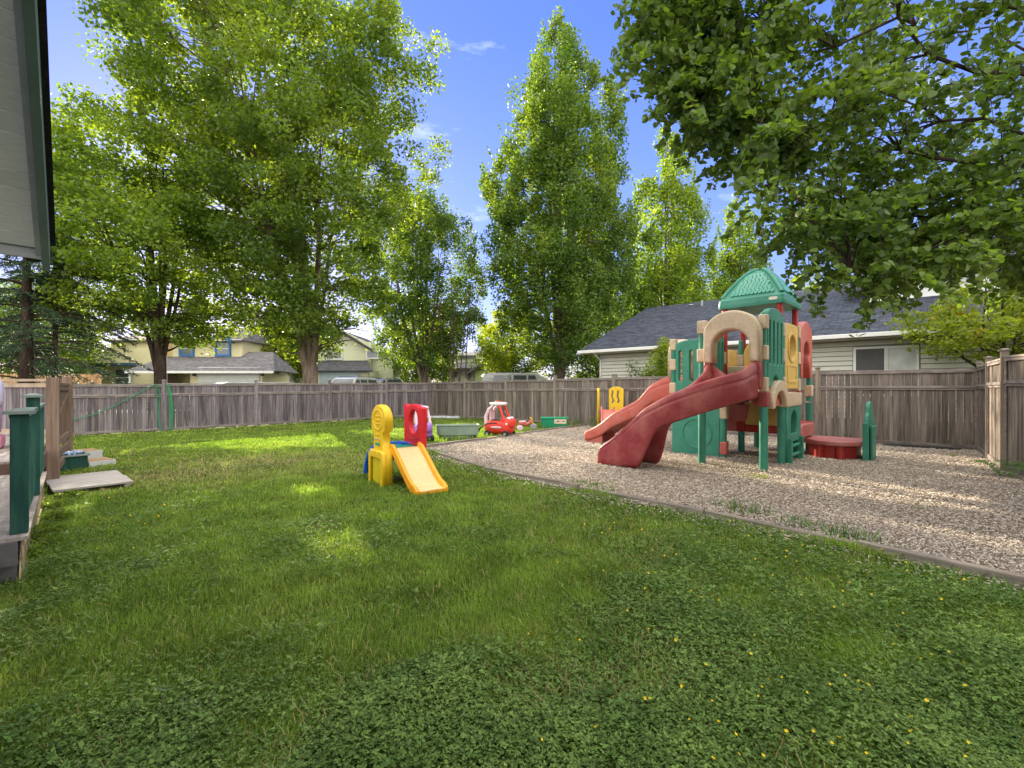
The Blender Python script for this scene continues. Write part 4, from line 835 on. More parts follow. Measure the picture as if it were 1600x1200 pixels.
# roof posts and roof
b = None
for x, y in ((M1, 0), (M1, M1), (2*M1, 0), (2*M1, M1)):
    b = MB(); b.lathe([(.056, 1.46), (.056, 3.2)], (x+(.03 if x > 1.5 else -.0), y+(.03 if y < .5 else -.03), 0), 14); b.build('roof_post', BRICKP if False else REDP, PS)
RC = (1.5*M1, .5*M1)
prof = [(.635, 3.16), (.64, 3.22), (.63, 3.33), (.59, 3.37), (.50, 3.52), (.37, 3.72), (.245, 3.88), (.13, 3.97), (.04, 4.0)]
def rr(hw, z, k=6): return [(x+RC[0], y+RC[1], z) for x, y in rrect(-hw, -hw, hw, hw, hw*.10+.015, k)]
b = MB(); vs = []; m_ = len(rr(.5, 0))
for hw, z in prof: vs += rr(hw, z)
fs = [(i*m_+k, i*m_+(k+1) % m_, (i+1)*m_+(k+1) % m_, (i+1)*m_+k) for i in range(len(prof)-1) for k in range(m_)]+[tuple(range(m_-1, -1, -1)), tuple((len(prof)-1)*m_+k for k in range(m_))]
b.add(vs, fs); roof = b.build('roof', TEAL, PS, smooth=False, bevel=.006)
# hips
b = MB()
for sx in (-1, 1):
    for sy in (-1, 1):
        b.tube([(RC[0]+sx*(h-.03), RC[1]+sy*(h-.03), z+.012) for h, z in prof[3:]], [.05, .05, .048, .046, .05, .04], 10)
b.build('hip', TEAL, roof)
# shingle scallops
rows = 9
hz = [p[1] for p in prof[3:]]; hh = [p[0] for p in prof[3:]]
for face in range(4):
    b = MB(); ca, sa = [(1, 0), (0, 1), (-1, 0), (0, -1)][face]
    for r_ in range(rows):
        z = 3.43+r_*.052; hw = float(np.interp(z, hz, hh)); hw2 = float(np.interp(z+.05, hz, hh)); n = max(1, int((hw*2-.24)/.075)); 
        for k in range(n):
            q = (k-(n-1)/2)*.075+(.0 if r_ % 2 else .018)
            if abs(q) > hw-.12: continue
            slope = Vector((hw-hw2, 0, -.05)).normalized(); out_ = hw+.008
            pts2 = [(-.034, .035)]+arc(0, 0, .034, .034, 180, 360, 6)+[(.034, .035)]
            vs = []
            for lift in (0, .016):
                for u_, v_ in pts2:
                    rad = out_-slope.x*v_*1.0+lift*.75; zz = z-slope.z*v_*1.0+lift*.65
                    x_, y_ = rad, q+u_; vs.append((RC[0]+ca*x_-sa*y_, RC[1]+sa*x_+ca*y_, zz))
            m2 = len(pts2); b.add(vs, [tuple(range(m2, 2*m2))]+[(i, (i+1) % m2, m2+(i+1) % m2, m2+i) for i in range(m2)])
    b.build('shingles', plastic('light teal plastic', (.07, .34, .25), 1), roof)
b = MB(); b.prism(rrect(.04, 3.235, .20, 3.295, .03), 0, .012, M=basis((RC[0]-.645, 0, 0), (0, 1, 0), (0, 0, 1))); b.build('badge', mat('cream badge', (.75, .70, .62), .4), roof)
# slides: U sections swept along a path
def sweep(name, path, wid, rimL, rimR, bot, m, parent, nose=None):
    """path: (x,y,zbed,heading angle); rim heights above bed left and right; bot = outer bottom z"""
    vs = []; n = None
    for pi_, ((x, y, z, h), l_, r_, bz) in enumerate(zip(path, rimL, rimR, bot)):
        lx, ly = -math.sin(h), math.cos(h); W = (wid[pi_] if hasattr(wid, '__len__') else wid)/2; fl = max(0, .12-bz)*.35
        prof_ = [(W+.035+fl, bz), (W+.045, z+l_*.30), (W+.05, z+l_*.50), (W+.028, z+l_*.56), (W+.045, z+l_*.62), (W+.035, z+l_*.80), (W+.02, z+l_-.03), (W-.005, z+l_), (W-.04, z+l_-.01), (W-.07, z+l_-.05), (W-.10, z+l_*.35+.02), (W-.16, z+.035), (W-.24, z+.005), (0, z), (-W+.24, z+.005), (-W+.16, z+.035), (-W+.10, z+r_*.35+.02), (-W+.07, z+r_-.05), (-W+.04, z+r_-.01), (-W+.005, z+r_), (-W-.02, z+r_-.03), (-W-.035, z+r_*.80), (-W-.045, z+r_*.62), (-W-.028, z+r_*.56), (-W-.05, z+r_*.50), (-W-.045, z+r_*.30), (-W-.035-fl, bz), (-W+.03, bz), (-W+.05, z-.05), (W-.05, z-.05), (W-.03, bz)]
        n = len(prof_); vs += [(x+lx*o, y+ly*o, zz) for o, zz in prof_]
    k = len(path); fs = [(i*n+j, i*n+(j+1) % n, (i+1)*n+(j+1) % n, (i+1)*n+j) for i in range(k-1) for j in range(n)]
    b = MB(); b.add(vs, fs+[tuple(range(n-1, -1, -1)), tuple((k-1)*n+j for j in range(n))]); o = b.build(name, m, parent, smooth=True)
    s = o.modifiers.new('sub', 'SUBSURF'); s.levels = 1; s.render_levels = 1
    return o
path = []; Rr = 1.03; tot = Rr*PI/2+.98; S = []
for s in np.linspace(0, tot, 44):
    if s < Rr*PI/2:
        th = s/Rr; x = -.12-Rr*math.sin(th); y = .49+Rr*(1-math.cos(th)); h = PI-th
    else: x = -.12-Rr; y = .49+Rr+(s-Rr*PI/2); h = PI/2
    z = float(np.interp(s/tot, [0, .08, .2, .35, .5, .65, .78, .88, 1], [1.46, 1.45, 1.37, 1.23, 1.05, .78, .50, .33, .20])); path.append((x, y, z, h)); S.append(s/tot)
pz = np.array([p[2] for p in path])
for _ in range(3): pz[1:-1] = (pz[:-2]+2*pz[1:-1]+pz[2:])/4
path = [(p[0], p[1], z, p[3]) for p, z in zip(path, pz)]
lf = [float(np.interp(s, [0, .06, .13, .3, .6, .85, .96, 1], [.52, .50, .38, .38, .31, .23, .17, .06])) for s in S]
rf = [float(np.interp(s, [0, .06, .13, .3, .6, .85, .96, 1], [.52, .50, .40, .32, .28, .22, .17, .06])) for s in S]
bt_ = [p[2]-float(np.interp(s, [0, .1, .6], [.16, .16, .20])) for p, s in zip(path, S)]
bt_ = [b_+(0.0-b_)*float(np.interp(s, [.56, .66, .96, 1], [0, 1, 1, .6])) for b_, s in zip(bt_, S)]
sl = sweep('curved_slide', path, [float(np.interp(s, [0, .1, .3, 1], [.86, .84, .74, .74])) for s in S], lf, rf, bt_, MAROON, PS)
# lips at entry: upright cheeks joining the arch
for y in (.06, .92):
    b = MB(); b.sup((-.10, y, 1.74), (.12, .07, .26), .3, .35); b.build('cheek', MAROON, sl, smooth=True)
# wavy slide
path = []; S = []; tot = 2.58
for s in np.linspace(0, tot, 40):
    rim = float(np.interp(s, [0, .25, .66, .92, 1.30, 1.70, 2.05, 2.38, 2.58], [1.80, 1.76, 1.55, 1.22, 1.04, .84, .56, .38, .30])); path.append([1.5*M1, 2*M1+.08+s, rim, PI/2]); S.append(s/tot)
pz = np.array([p[2] for p in path])
for _ in range(3): pz[1:-1] = (pz[:-2]+2*pz[1:-1]+pz[2:])/4
rr_ = [float(np.interp(s, [0, .1, .25, .8, 1], [.42, .40, .30, .20, .10])) for s in S]
path = [(p[0], p[1], z-r_, p[3]) for p, z, r_ in zip(path, pz, rr_)]
sl2 = sweep('wavy_slide', path, .70, rr_, rr_, [max(.015, p[2]-.15) for p in path], CORAL, PS)
for x in (-.3, .3):
    b = MB(); b.box((1.5*M1+x, 2*M1+2.35, .12), (.05, .5, .24)); b.build('foot', CORAL, sl2, bevel=.01)
# round bench platform with slatted end board
ol = [(3.45, -.02)]+[(3.45, -1.06)]+[(2.32+.0*math.sin(t), -1.06+.0) for t in ()]+[(2.62-.30*math.sin(R(a))*1.0, -1.08+1.06*(a/180)) for a in range(0, 181, 12)]
pf = MB(); pf.prism([(x, y) for x, y in ol][::-1], .30, .405); pfo = pf.build('bench_top', BRICKP, PS, bevel=.03, seg=3)
ol2 = [(3.35, -.1), (3.35, -.96)]+[(2.72-.22*math.sin(R(a)), -.96+.86*(a/180)) for a in range(0, 181, 15)]
pf = MB(); pf.prism(ol2[::-1], 0, .31); pf.build('bench_base', REDP, pfo, bevel=.01)
for cx, cy in ((2.52, -.72), (2.52, -.35)):
    pf = MB(); pf.lathe([(.09, 0), (.085, .3)], (cx, cy, 0), 12); pf.build('foot', REDP, pfo)
shape2d('bench_bracket', [[(2.05, .34), (2.16, .30), (2.30, .44), (3.2, .44), (3.2, .72), (2.16, .72), (2.08, .66)]], .14, .03, onY(-.06), BRICKP, PS)
ep = shape2d('end_board', [[(2.60, 0), (3.38, 0), (3.38, .88)]+arc(3.02, 1.0, .26, .22, 0, 180, 10)+[(2.74, .98), (2.60, .90)]]+[rrect(2.68+i*.13, .2, 2.73+i*.13, .82, .02) for i in range(5)], .07, .015, onY(-1.13), TEAL, PS)
b = MB(); b.box((2.56, -1.13, .40), (.06, .10, .80)); b.box((3.40, -1.13, .42), (.06, .10, .84)); b.box((2.98, -1.20, .36), (.5, .05, .72)); b.build('board_post', TEAL, ep, bevel=.02)
# green fern-like debris colouring is separate
# ---------------------------------------------------------------- small toddler climber
sx, sy = .62, -.785
TC = thing('toddler_climber', 'small plastic climber with yellow board, red oval window board and pale orange slide', 'climber', (-1.80, 7.28, 0), math.atan2(sy, sx))
# local x: slide direction, local y = left of heading = (.785,.62): red side at +y, yellow side at -y
def shp(name, loops, d, bv, Mx, m, par=TC): return shape2d(name, loops, d, bv, Mx, m, par)
yb = shp('yellow_board', [[(-.26, 0), (-.12, .0), (-.10, .24), (.10, .24), (.12, 0), (.29, 0), (.29, .52), (.19, .60), (.17, .80), (.26, .84), (.285, 1.00)]+arc(.0, 1.00, .29, .24, 5, 175, 14)+[(-.285, .84), (-.20, .79), (-.19, .55), (-.27, .48)]], .13, .03, onY(-.29), TYEL)
shp('disc_emboss', [arc(0, 1.0, .20, .17, 0, 350, 28), arc(0, 1.0, .165, .14, 0, 350, 28)], .15, .008, onY(-.29), TYEL, yb)
for z in (1.06, 1.0, .94, .78):
    b = MB(); b.box((0, -.36, z), (.15, .02, .018)); b.build('rib', TYEL, yb, bevel=.006)
fr = shp('leg_frame', [[(-.27, 0), (-.18, 0), (-.17, .42), (.19, .42), (.21, 0), (.31, 0), (.30, .50), (.24, .54), (-.2, .54), (-.27, .48)]], .07, .02, onY(-.375), TYEL, yb)
b = MB(); b.box((0, -.36, .21), (.36, .02, .42)); b.build('leg_panel', plastic('toy yellow shade', (.62, .50, .02)), yb, bevel=.005)
b = MB(); b.box((.0, -.365, .63), (.16, .012, .035)); b.build('green_decal', TGRN, yb)
for x in (-.06, .05):
    b = MB(); b.lathe([(.018, 0), (.018, .008)], (x, -.36, .70), 12, M=Matrix.Rotation(R(90), 3, 'X')); o = b.build('eye_decal', WHT, yb)
    b = MB(); b.lathe([(.009, 0), (.009, .012)], (x+.004, -.362, .70), 10, M=Matrix.Rotation(R(90), 3, 'X')); b.build('pupil', BLK, o)
ell = arc(0, .95, .155, .19, 0, 350, 30)
rb = shp('red_board', [[(-.27, .10), (.31, .10), (.31, .60), (.34, .95), (.345, 1.18), (.25, 1.20), (.20, 1.19)]+[(.2-.4*t, 1.19+.05*math.sin(PI*t)) for t in (.25, .5, .75)]+[(-.20, 1.19), (-.25, 1.23), (-.345, 1.23), (-.35, 1.0), (-.28, .62)], ell], .09, .022, onY(.28), TRED)
b = MB(); b.tube([(-.30, .262, .60), (-.325, .262, 1.19)], .035, 10); b.build('edge_tube', TRED, rb); b = MB(); b.tube([(.305, .262, .60), (.325, .262, 1.17)], .035, 10); b.build('edge_tube', TRED, rb)
b = MB(); b.tube([(x, .235, .70-.03*math.cos(x*7)) for x in np.linspace(-.19, .19, 9)], .010, 6); b.tube([(x, .235, .58) for x in np.linspace(-.2, .2, 5)], .012, 6); b.build('rib', TRED, rb)
b = MB(); b.prism(rrect(-.24, -.24, .26, .24, .04), .50, .56); b.build('deck', TGRN, TC, bevel=.01)
b = MB(); b.tube([(-.22, -.2, .57), (-.25, -.05, .60), (-.25, .12, .60), (-.2, .24, .58), (.0, .25, .575)], .022, 8); b.build('deck_rim', TBLUE, TC)
# blue climbing back
pth = [(-.24, .56), (-.44, .53), (-.64, .42), (-.78, .23), (-.86, 0)]
b = MB()
for y in (-.24, .2): b.tube([(x, y, z) for x, z in pth], [.04]*5, 10)
bl = b.build('climbing_wall', TBLUE, TC)
b = MB()
for (xa, za), (xb, zb) in zip(pth[:-1], pth[1:]):
    b.add([(xa+.02, -.24, za), (xa+.02, .2, za), (xb+.02, .2, zb), (xb+.02, -.24, zb), (xa+.05, -.24, za-.02), (xa+.05, .2, za-.02), (xb+.05, .2, zb), (xb+.05, -.24, zb)], [(0,1,2,3), (7,6,5,4), (0,3,7,4), (1,5,6,2)])
b.build('back_skin', TBLUE, bl)
for x, z in ((-.52, .47), (-.68, .34), (-.79, .16)):
    b = MB(); b.box((x, -.02, z), (.06, .3, .045)); b.build('step', TBLUE, bl, bevel=.01)
# slide
pp = [(.22, .56), (.30, .555), (.38, .50), (.52, .39), (.66, .275), (.80, .165), (.92, .085), (1.02, .055), (1.10, .05)]
def uslide(b, pp, W, rim, thick, rimw):
    vs = []
    for i, (x, z) in enumerate(pp):
        r_ = rim if i < len(pp)-1 else rim*.35
        pr = [(W, -thick), (W, r_-.01), (W-rimw*.4, r_), (W-rimw, r_-.015), (W-rimw-.015, .01), (0, 0), (-W+rimw+.015, .01), (-W+rimw, r_-.015), (-W+rimw*.4, r_), (-W, r_-.01), (-W, -thick)]
        vs += [(x, y, max(.004, z+q)) for y, q in pr]
    n = 11; k = len(pp); b.add(vs, [(i*n+j, i*n+(j+1) % n, (i+1)*n+(j+1) % n, (i+1)*n+j) for i in range(k-1) for j in range(n)]+[tuple(range(n-1, -1, -1)), tuple((k-1)*n+j for j in range(n))])
b = MB(); uslide(b, pp, .255, .085, .07, .05); so_ = b.build('slide', TORNG, TC, bevel=.008)
b = MB()
for i in range(len(pp)-1):
    (xa, za), (xb, zb) = pp[i], pp[i+1]; b.add([(xa, -.185, za+.012), (xa, .185, za+.012), (xb, .185, zb+.012), (xb, -.185, zb+.012), (xa, -.185, za+.004), (xa, .185, za+.004), (xb, .185, zb+.004), (xb, -.185, zb+.004)], [(3,2,1,0), (4,5,6,7), (0,1,5,4), (2,3,7,6), (0,4,7,3), (1,2,6,5)])
b.build('slide_bed', TCREAM, so_)
b = MB()
for y in (-.22, .22): b = MB(); b.box((.99, y, .03), (.12, .06, .06)); b.build('slide_foot', TORNG, so_, bevel=.01)
b = MB(); b.tube([(.0, -.24, .06), (.0, .28, .06)], .018, 8); b.build('cross_bar', GREYP, TC)
# ---------------------------------------------------------------- ride-on cars
def toycar(name, label, loc, rz, body, roofm, pill, pill2, eyes, sc=1.0):
    t = thing(name, label, 'toy car', loc, rz); t.scale = (sc, sc, sc)
    b = MB(); b.sup((0, 0, .27), (.40, .24, .19), .55, .45, 28, 14); b.sup((.26, 0, .38), (.20, .21, .14), .6, .6, 24, 12); bo = b.build('body', body, t, smooth=True)
    b = MB(); b.sup((-.02, 0, .44), (.22, .17, .03), .3, .4); b.build('cockpit', mat('dark interior plastic', (.05, .03, .03), .7), bo, smooth=True)
    for y in (-.19, .19):
        b = MB(); b.tube([(.22, y, .42), (.16, y*.95, .62), (.06, y*.8, .86)], [.038, .034, .032], 8); b.build('front_pillar', pill, t)
        b = MB(); b.tube([(-.33, y, .36), (-.34, y*.98, .55), (-.26, y*.9, .74), (-.12, y*.8, .86)], [.05, .048, .045, .04], 8); b.build('rear_pillar', pill2, t)
    b = MB(); b.sup((-.04, 0, .90), (.22, .19, .05), .6, .5, 22, 10); r = b.build('roof', roofm, t, smooth=True)
    b = MB(); b.sup((-.04, 0, .95), (.09, .05, .03), .7, .7, 16, 8); b.build('roof_knob', body, r, smooth=True)
    b = MB(); b.box((-.24, 0, .56), (.06, .26, .34)); b.build('seat_back', pill2, t, bevel=.03)
    b = MB(); b.tube([(.12+.02*math.cos(a), .09*math.sin(a), .56+.09*math.cos(a)) for a in np.linspace(0, 2*PI, 15)], .012, 6); b.build('steering_wheel', BLK, t)
    wheels(t, [(-.27, -.22), (-.27, .22), (.27, -.22), (.27, .22)], .095, .07, BLK, GREYP)
    if eyes:
        for y in (-.08, .08):
            b = MB(); b.sup((.33, y, .49), (.06, .065, .065), 1, 1, 16, 10); o = b.build('headlight', WHT, t, smooth=True)
            b = MB(); b.sup((.385, y, .50), (.02, .028, .03), 1, 1, 12, 8); b.build('lens', mat('blue lens', (.03, .12, .35), .2), o, smooth=True)
        b = MB(); b.sup((.0, -.245, .27), (.17, .012, .03), .8, .8, 14, 8); b.sup((0, -.25, .27), (.035, .014, .035), 1, 1, 12, 8); b.build('door_emblem', PINKW, t, smooth=True)
        b = MB(); b.sup((.30, -.2, .36), (.035, .035, .035), 1, 1, 12, 8); b.build('fender_light', WHT, t, smooth=True)
    else:
        b = MB(); b.sup((.30, 0, .40), (.14, .16, .10), .6, .6, 20, 10); b.build('hood', mat('lilac plastic', (.58, .45, .72), .4), t, smooth=True)
    return t
g = G(781, 682); toycar('toy_car', 'bright red ride-on toy car with white eye headlights beside the chip bed', (g.x, g.y, 0), R(-25), REDC, WHT, REDC, PINKW, True, 1.12)
g = G(657, 690); toycar('toy_car', 'purple ride-on toy car with pale pink roof behind the red climber board', (g.x, g.y+.1, 0), R(-62), PURP, PINKW, PINKW, PINKW, False, 1.05)
# wagon
g = G(715, 686); wg = thing('toy_wagon', 'grey green plastic wagon with black curved handle in the long grass', 'wagon', (g.x, g.y, 0), R(10)); wg.scale = (1.02, 1, .95)
b = MB(); vs = []
for z, sx_, sy_ in ((.03, .50, .22), (.13, .55, .25), (.15, .575, .27), (.39, .60, .28), (.42, .62, .30)): vs.append((z, sx_, sy_))
def ringp(z, a, b_, inner=0, dip=0): return [(x, y, z+dip*(x/a)**2) for x, y in rrect(-a+inner, -b_+inner, a-inner, b_-inner, .10, 5)]
V_ = []; seq = [(z, a, b_, 0, .03 if z > .38 else 0) for z, a, b_ in vs]+[(.42, .62, .30, .03, .03), (.10, .52, .24, .04, 0)]
for z, a_, b_, i_, d_ in seq: V_ += ringp(z, a_, b_, i_, d_)
m_ = 24; b.add(V_, [(i*m_+k, i*m_+(k+1) % m_, (i+1)*m_+(k+1) % m_, (i+1)*m_+k) for i in range(len(seq)-1) for k in range(m_)]+[tuple(range(m_-1, -1, -1)), tuple((len(seq)-1)*m_+k for k in range(m_))])
b.build('tub', SAGE, wg, bevel=.006); wheels(wg, [(.44, -.24), (.44, .24), (-.44, -.24), (-.44, .24)], .085, .06)
b = MB()
for y in (-.05, .05): b.tube([(.56, y, .18), (.66, y, .34), (.82, y, .45), (1.02, y, .48), (1.12, y*.9, .47)], .018, 8)
b.tube([(1.12, -.06, .47), (1.12, .06, .47)], .02, 8); b.build('handle', BLK, wg)
# ride-on tricycle
g = G(823, 673); tr = thing('toy_motorbike', 'small pink and red ride-on bike between the red car and the green crate', 'ride-on toy', (g.x, g.y, 0), R(8)); tr.scale = (.86, .86, .9)
b = MB(); b.tube([(-.26, 0, .26), (-.05, 0, .24), (.12, 0, .30), (.2, 0, .42)], [.08, .075, .07, .05], 10); b.sup((-.2, 0, .30), (.16, .09, .07), .6, .6, 18, 10); b.build('frame', CORAL, tr, smooth=True)
b = MB(); b.sup((-.18, 0, .36), (.15, .08, .035), .6, .6, 18, 8); b.build('seat', PINKW, tr, smooth=True)
b = MB(); b.tube([(.17, -.2, .50), (.2, -.08, .47), (.2, .08, .47), (.17, .2, .50)], .022, 8); b.tube([(.2, 0, .46), (.28, 0, .16)], .03, 8); b.build('handlebar', TYEL, tr)
b = MB(); Mw = Matrix.Rotation(R(90), 3, 'X')
for x, y, r_ in ((.28, 0, .14), (-.28, -.14, .11), (-.28, .14, .11)):
    b = MB(); b.lathe([(r_*.7, -.04), (r_, -.02), (r_, .02), (r_*.7, .04)], (x, y, r_), 16, M=Mw); b.build('wheel', PINKW if x < 0 else GREYP, tr)
# green crate
g = G(866, 669); cr_ = thing('storage_crate', 'green open plastic crate with a torn paper label by the fence', 'crate', (g.x, g.y, 0), R(-2))
seq = [(.0, .42, .24, 0), (.02, .44, .26, 0), (.36, .49, .30, 0), (.37, .52, .33, 0), (.40, .52, .33, 0), (.40, .50, .31, .0), (.38, .47, .28, 0), (.03, .42, .24, 0)]
b = MB(); V_ = []
for z, a_, b_, i_ in seq: V_ += [(x, y, z) for x, y in rrect(-a_, -b_, a_, b_, .05, 5)]
b.add(V_, [(i*m_+k, i*m_+(k+1) % m_, (i+1)*m_+(k+1) % m_, (i+1)*m_+k) for i in range(len(seq)-1) for k in range(m_)]+[tuple(range(m_-1, -1, -1)), tuple((len(seq)-1)*m_+k for k in range(m_))])
co = b.build('tub', plastic('crate green', (.02, .30, .16)), cr_)
b = MB(); b.box((.20, -.305, .27), (.44, .006, .17), Matrix.Rotation(R(8), 3, 'X')); la = b.build('paper_label', mat('torn paper', (.74, .66, .52), .8, col2=(.55, .42, .30), scale=7, c2lo=.5), cr_)
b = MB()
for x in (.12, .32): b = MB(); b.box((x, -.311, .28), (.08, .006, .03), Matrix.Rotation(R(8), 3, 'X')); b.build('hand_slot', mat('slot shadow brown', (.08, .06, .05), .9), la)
# second small slide at the fence
SS = thing('toddler_slide', 'small coral slide with two yellow side boards near the fence behind the wavy slide', 'slide', (3.35, 15.9, 0), R(-100))
b = MB(); uslide(b, [(-.05, .74), (.12, .72), (.4, .50), (.75, .24), (1.0, .10), (1.1, .09)], .25, .12, .08, .05); b.build('slide', CORAL, SS, bevel=.01)
s1 = shape2d('side_board', [[(-.26, 0), (-.14, 0), (-.12, .5), (.12, .5), (.14, 0), (.26, 0), (.26, 1.40)]+arc(0, 1.40, .26, .14, 5, 175, 10)+[(-.26, 1.40)], [(-.12, .95), (-.05, 1.05), (-.12, 1.2), (-.08, 1.38), (-.14, 1.42), (-.19, 1.2), (-.13, 1.08), (-.18, .97)], [(.08, .95), (.15, 1.05), (.08, 1.2), (.12, 1.38), (.06, 1.42), (.01, 1.2), (.07, 1.08), (.02, .97)]], .08, .015, basis((-.30, .30, 0), (.35, 1, 0), (0, 0, 1)), TYEL, SS)
s2 = shape2d('side_board', [[(-.22, 0), (-.1, 0), (-.1, .5), (.1, .5), (.1, 0), (.22, 0), (.22, 1.38)]+arc(0, 1.38, .22, .12, 5, 175, 10)+[(-.22, 1.38)]], .08, .015, onY(-.33, -.3), TYEL, SS)
b = MB(); b.box((-.30, 0, .66), (.5, .56, .07)); b.build('deck', TBLUE, SS, bevel=.01)
# ---------------------------------------------------------------- trees
def leafmesh(C, S, nb=.25, seed=0, wr=.62, droop=0.0):
    """C (n,3) centres, S (n) leaf length -> kite quads, bent by two triangles"""
    r = np.random.default_rng(seed); n = len(C)
    d = r.normal(size=(n, 3)); d[:, 2] = d[:, 2]*.6-droop; d /= np.linalg.norm(d, axis=1)[:, None]
    nn = r.normal(size=(n, 3)); nn[:, 2] += nb; nn -= d*(nn*d).sum(1)[:, None]; nn /= np.linalg.norm(nn, axis=1)[:, None]
    wv = np.cross(d, nn); l = S[:, None]; V = np.empty((n, 4, 3), np.float32)
    V[:, 0] = C-d*l*.5; V[:, 1] = C+wv*l*wr*.5+nn*l*.08-d*l*.05; V[:, 2] = C+d*l*.5; V[:, 3] = C-wv*l*wr*.5+nn*l*.08-d*l*.05
    b = np.arange(n)*4; return V.reshape(-1, 3), np.stack([b, b+1, b+2, b+3], 1)
def leafmat(name, c, c2, tr=.52, tcol=(1.95, 1.8, .35)):
    return mat(name, c, .5, col2=c2, scale=.45, c2lo=.38, c2hi=.66, island=.35, transl=tr, spec=.35, coord='World', tcol=tcol)
MAPLE = leafmat('maple leaf', (.095, .165, .038), (.18, .255, .052)); MAPLE2 = leafmat('pale maple leaf', (.115, .195, .037), (.20, .285, .052), .5)
LIME = leafmat('lime leaf', (.16, .24, .03), (.28, .33, .03), .5); COLM = leafmat('columnar leaf', (.08, .155, .038), (.155, .23, .05), .45)
BARK = mat('grey brown bark', (.10, .075, .06), .95, col2=(.24, .19, .15), scale=1.5, stretch=(6, 6, 1.2), c2lo=.35, c2hi=.7, bump=1, bscale=3, fine=.3, finescale=8, spec=.1)
BARKD = mat('dark bark', (.05, .035, .03), .95, col2=(.13, .095, .07), scale=1.5, stretch=(6, 6, 1.2), bump=1, bscale=3, fine=.3, finescale=8, spec=.1)
GAPS = [(7.6, 8.55, 2.5, 12.5), (9.0, 9.6, 4, 10), (11.7, 13.4, 2.5, 12.5), (-.5, 3.0, 11.3, 14.3), (6.9, 8.0, 13.5, 18.5), (10.2, 11.2, 13.5, 18), (.8, 1.35, 6.1, 6.9), (.6, 1.1, 3.8, 4.7), (4.6, 6.0, 10, 13.5), (8.7, 9.1, -1, 4.5), (10.9, 11.4, -1, 3), (6.0, 7.0, 7.5, 13), (3.2, 3.7, 10, 12), (10.3, 10.8, 7, 11)]
def bend(a, b, sag, n=6, wob=.0):
    a = np.array(a, float); b = np.array(b, float); out = []
    ln = np.linalg.norm(b-a)
    for i in range(n+1):
        t = i/n; p = a+(b-a)*t; p[2] += sag*ln*math.sin(PI*t)
        if 0 < i < n: p += rng.normal(0, wob*ln, 3)
        out.append(p)
    return out
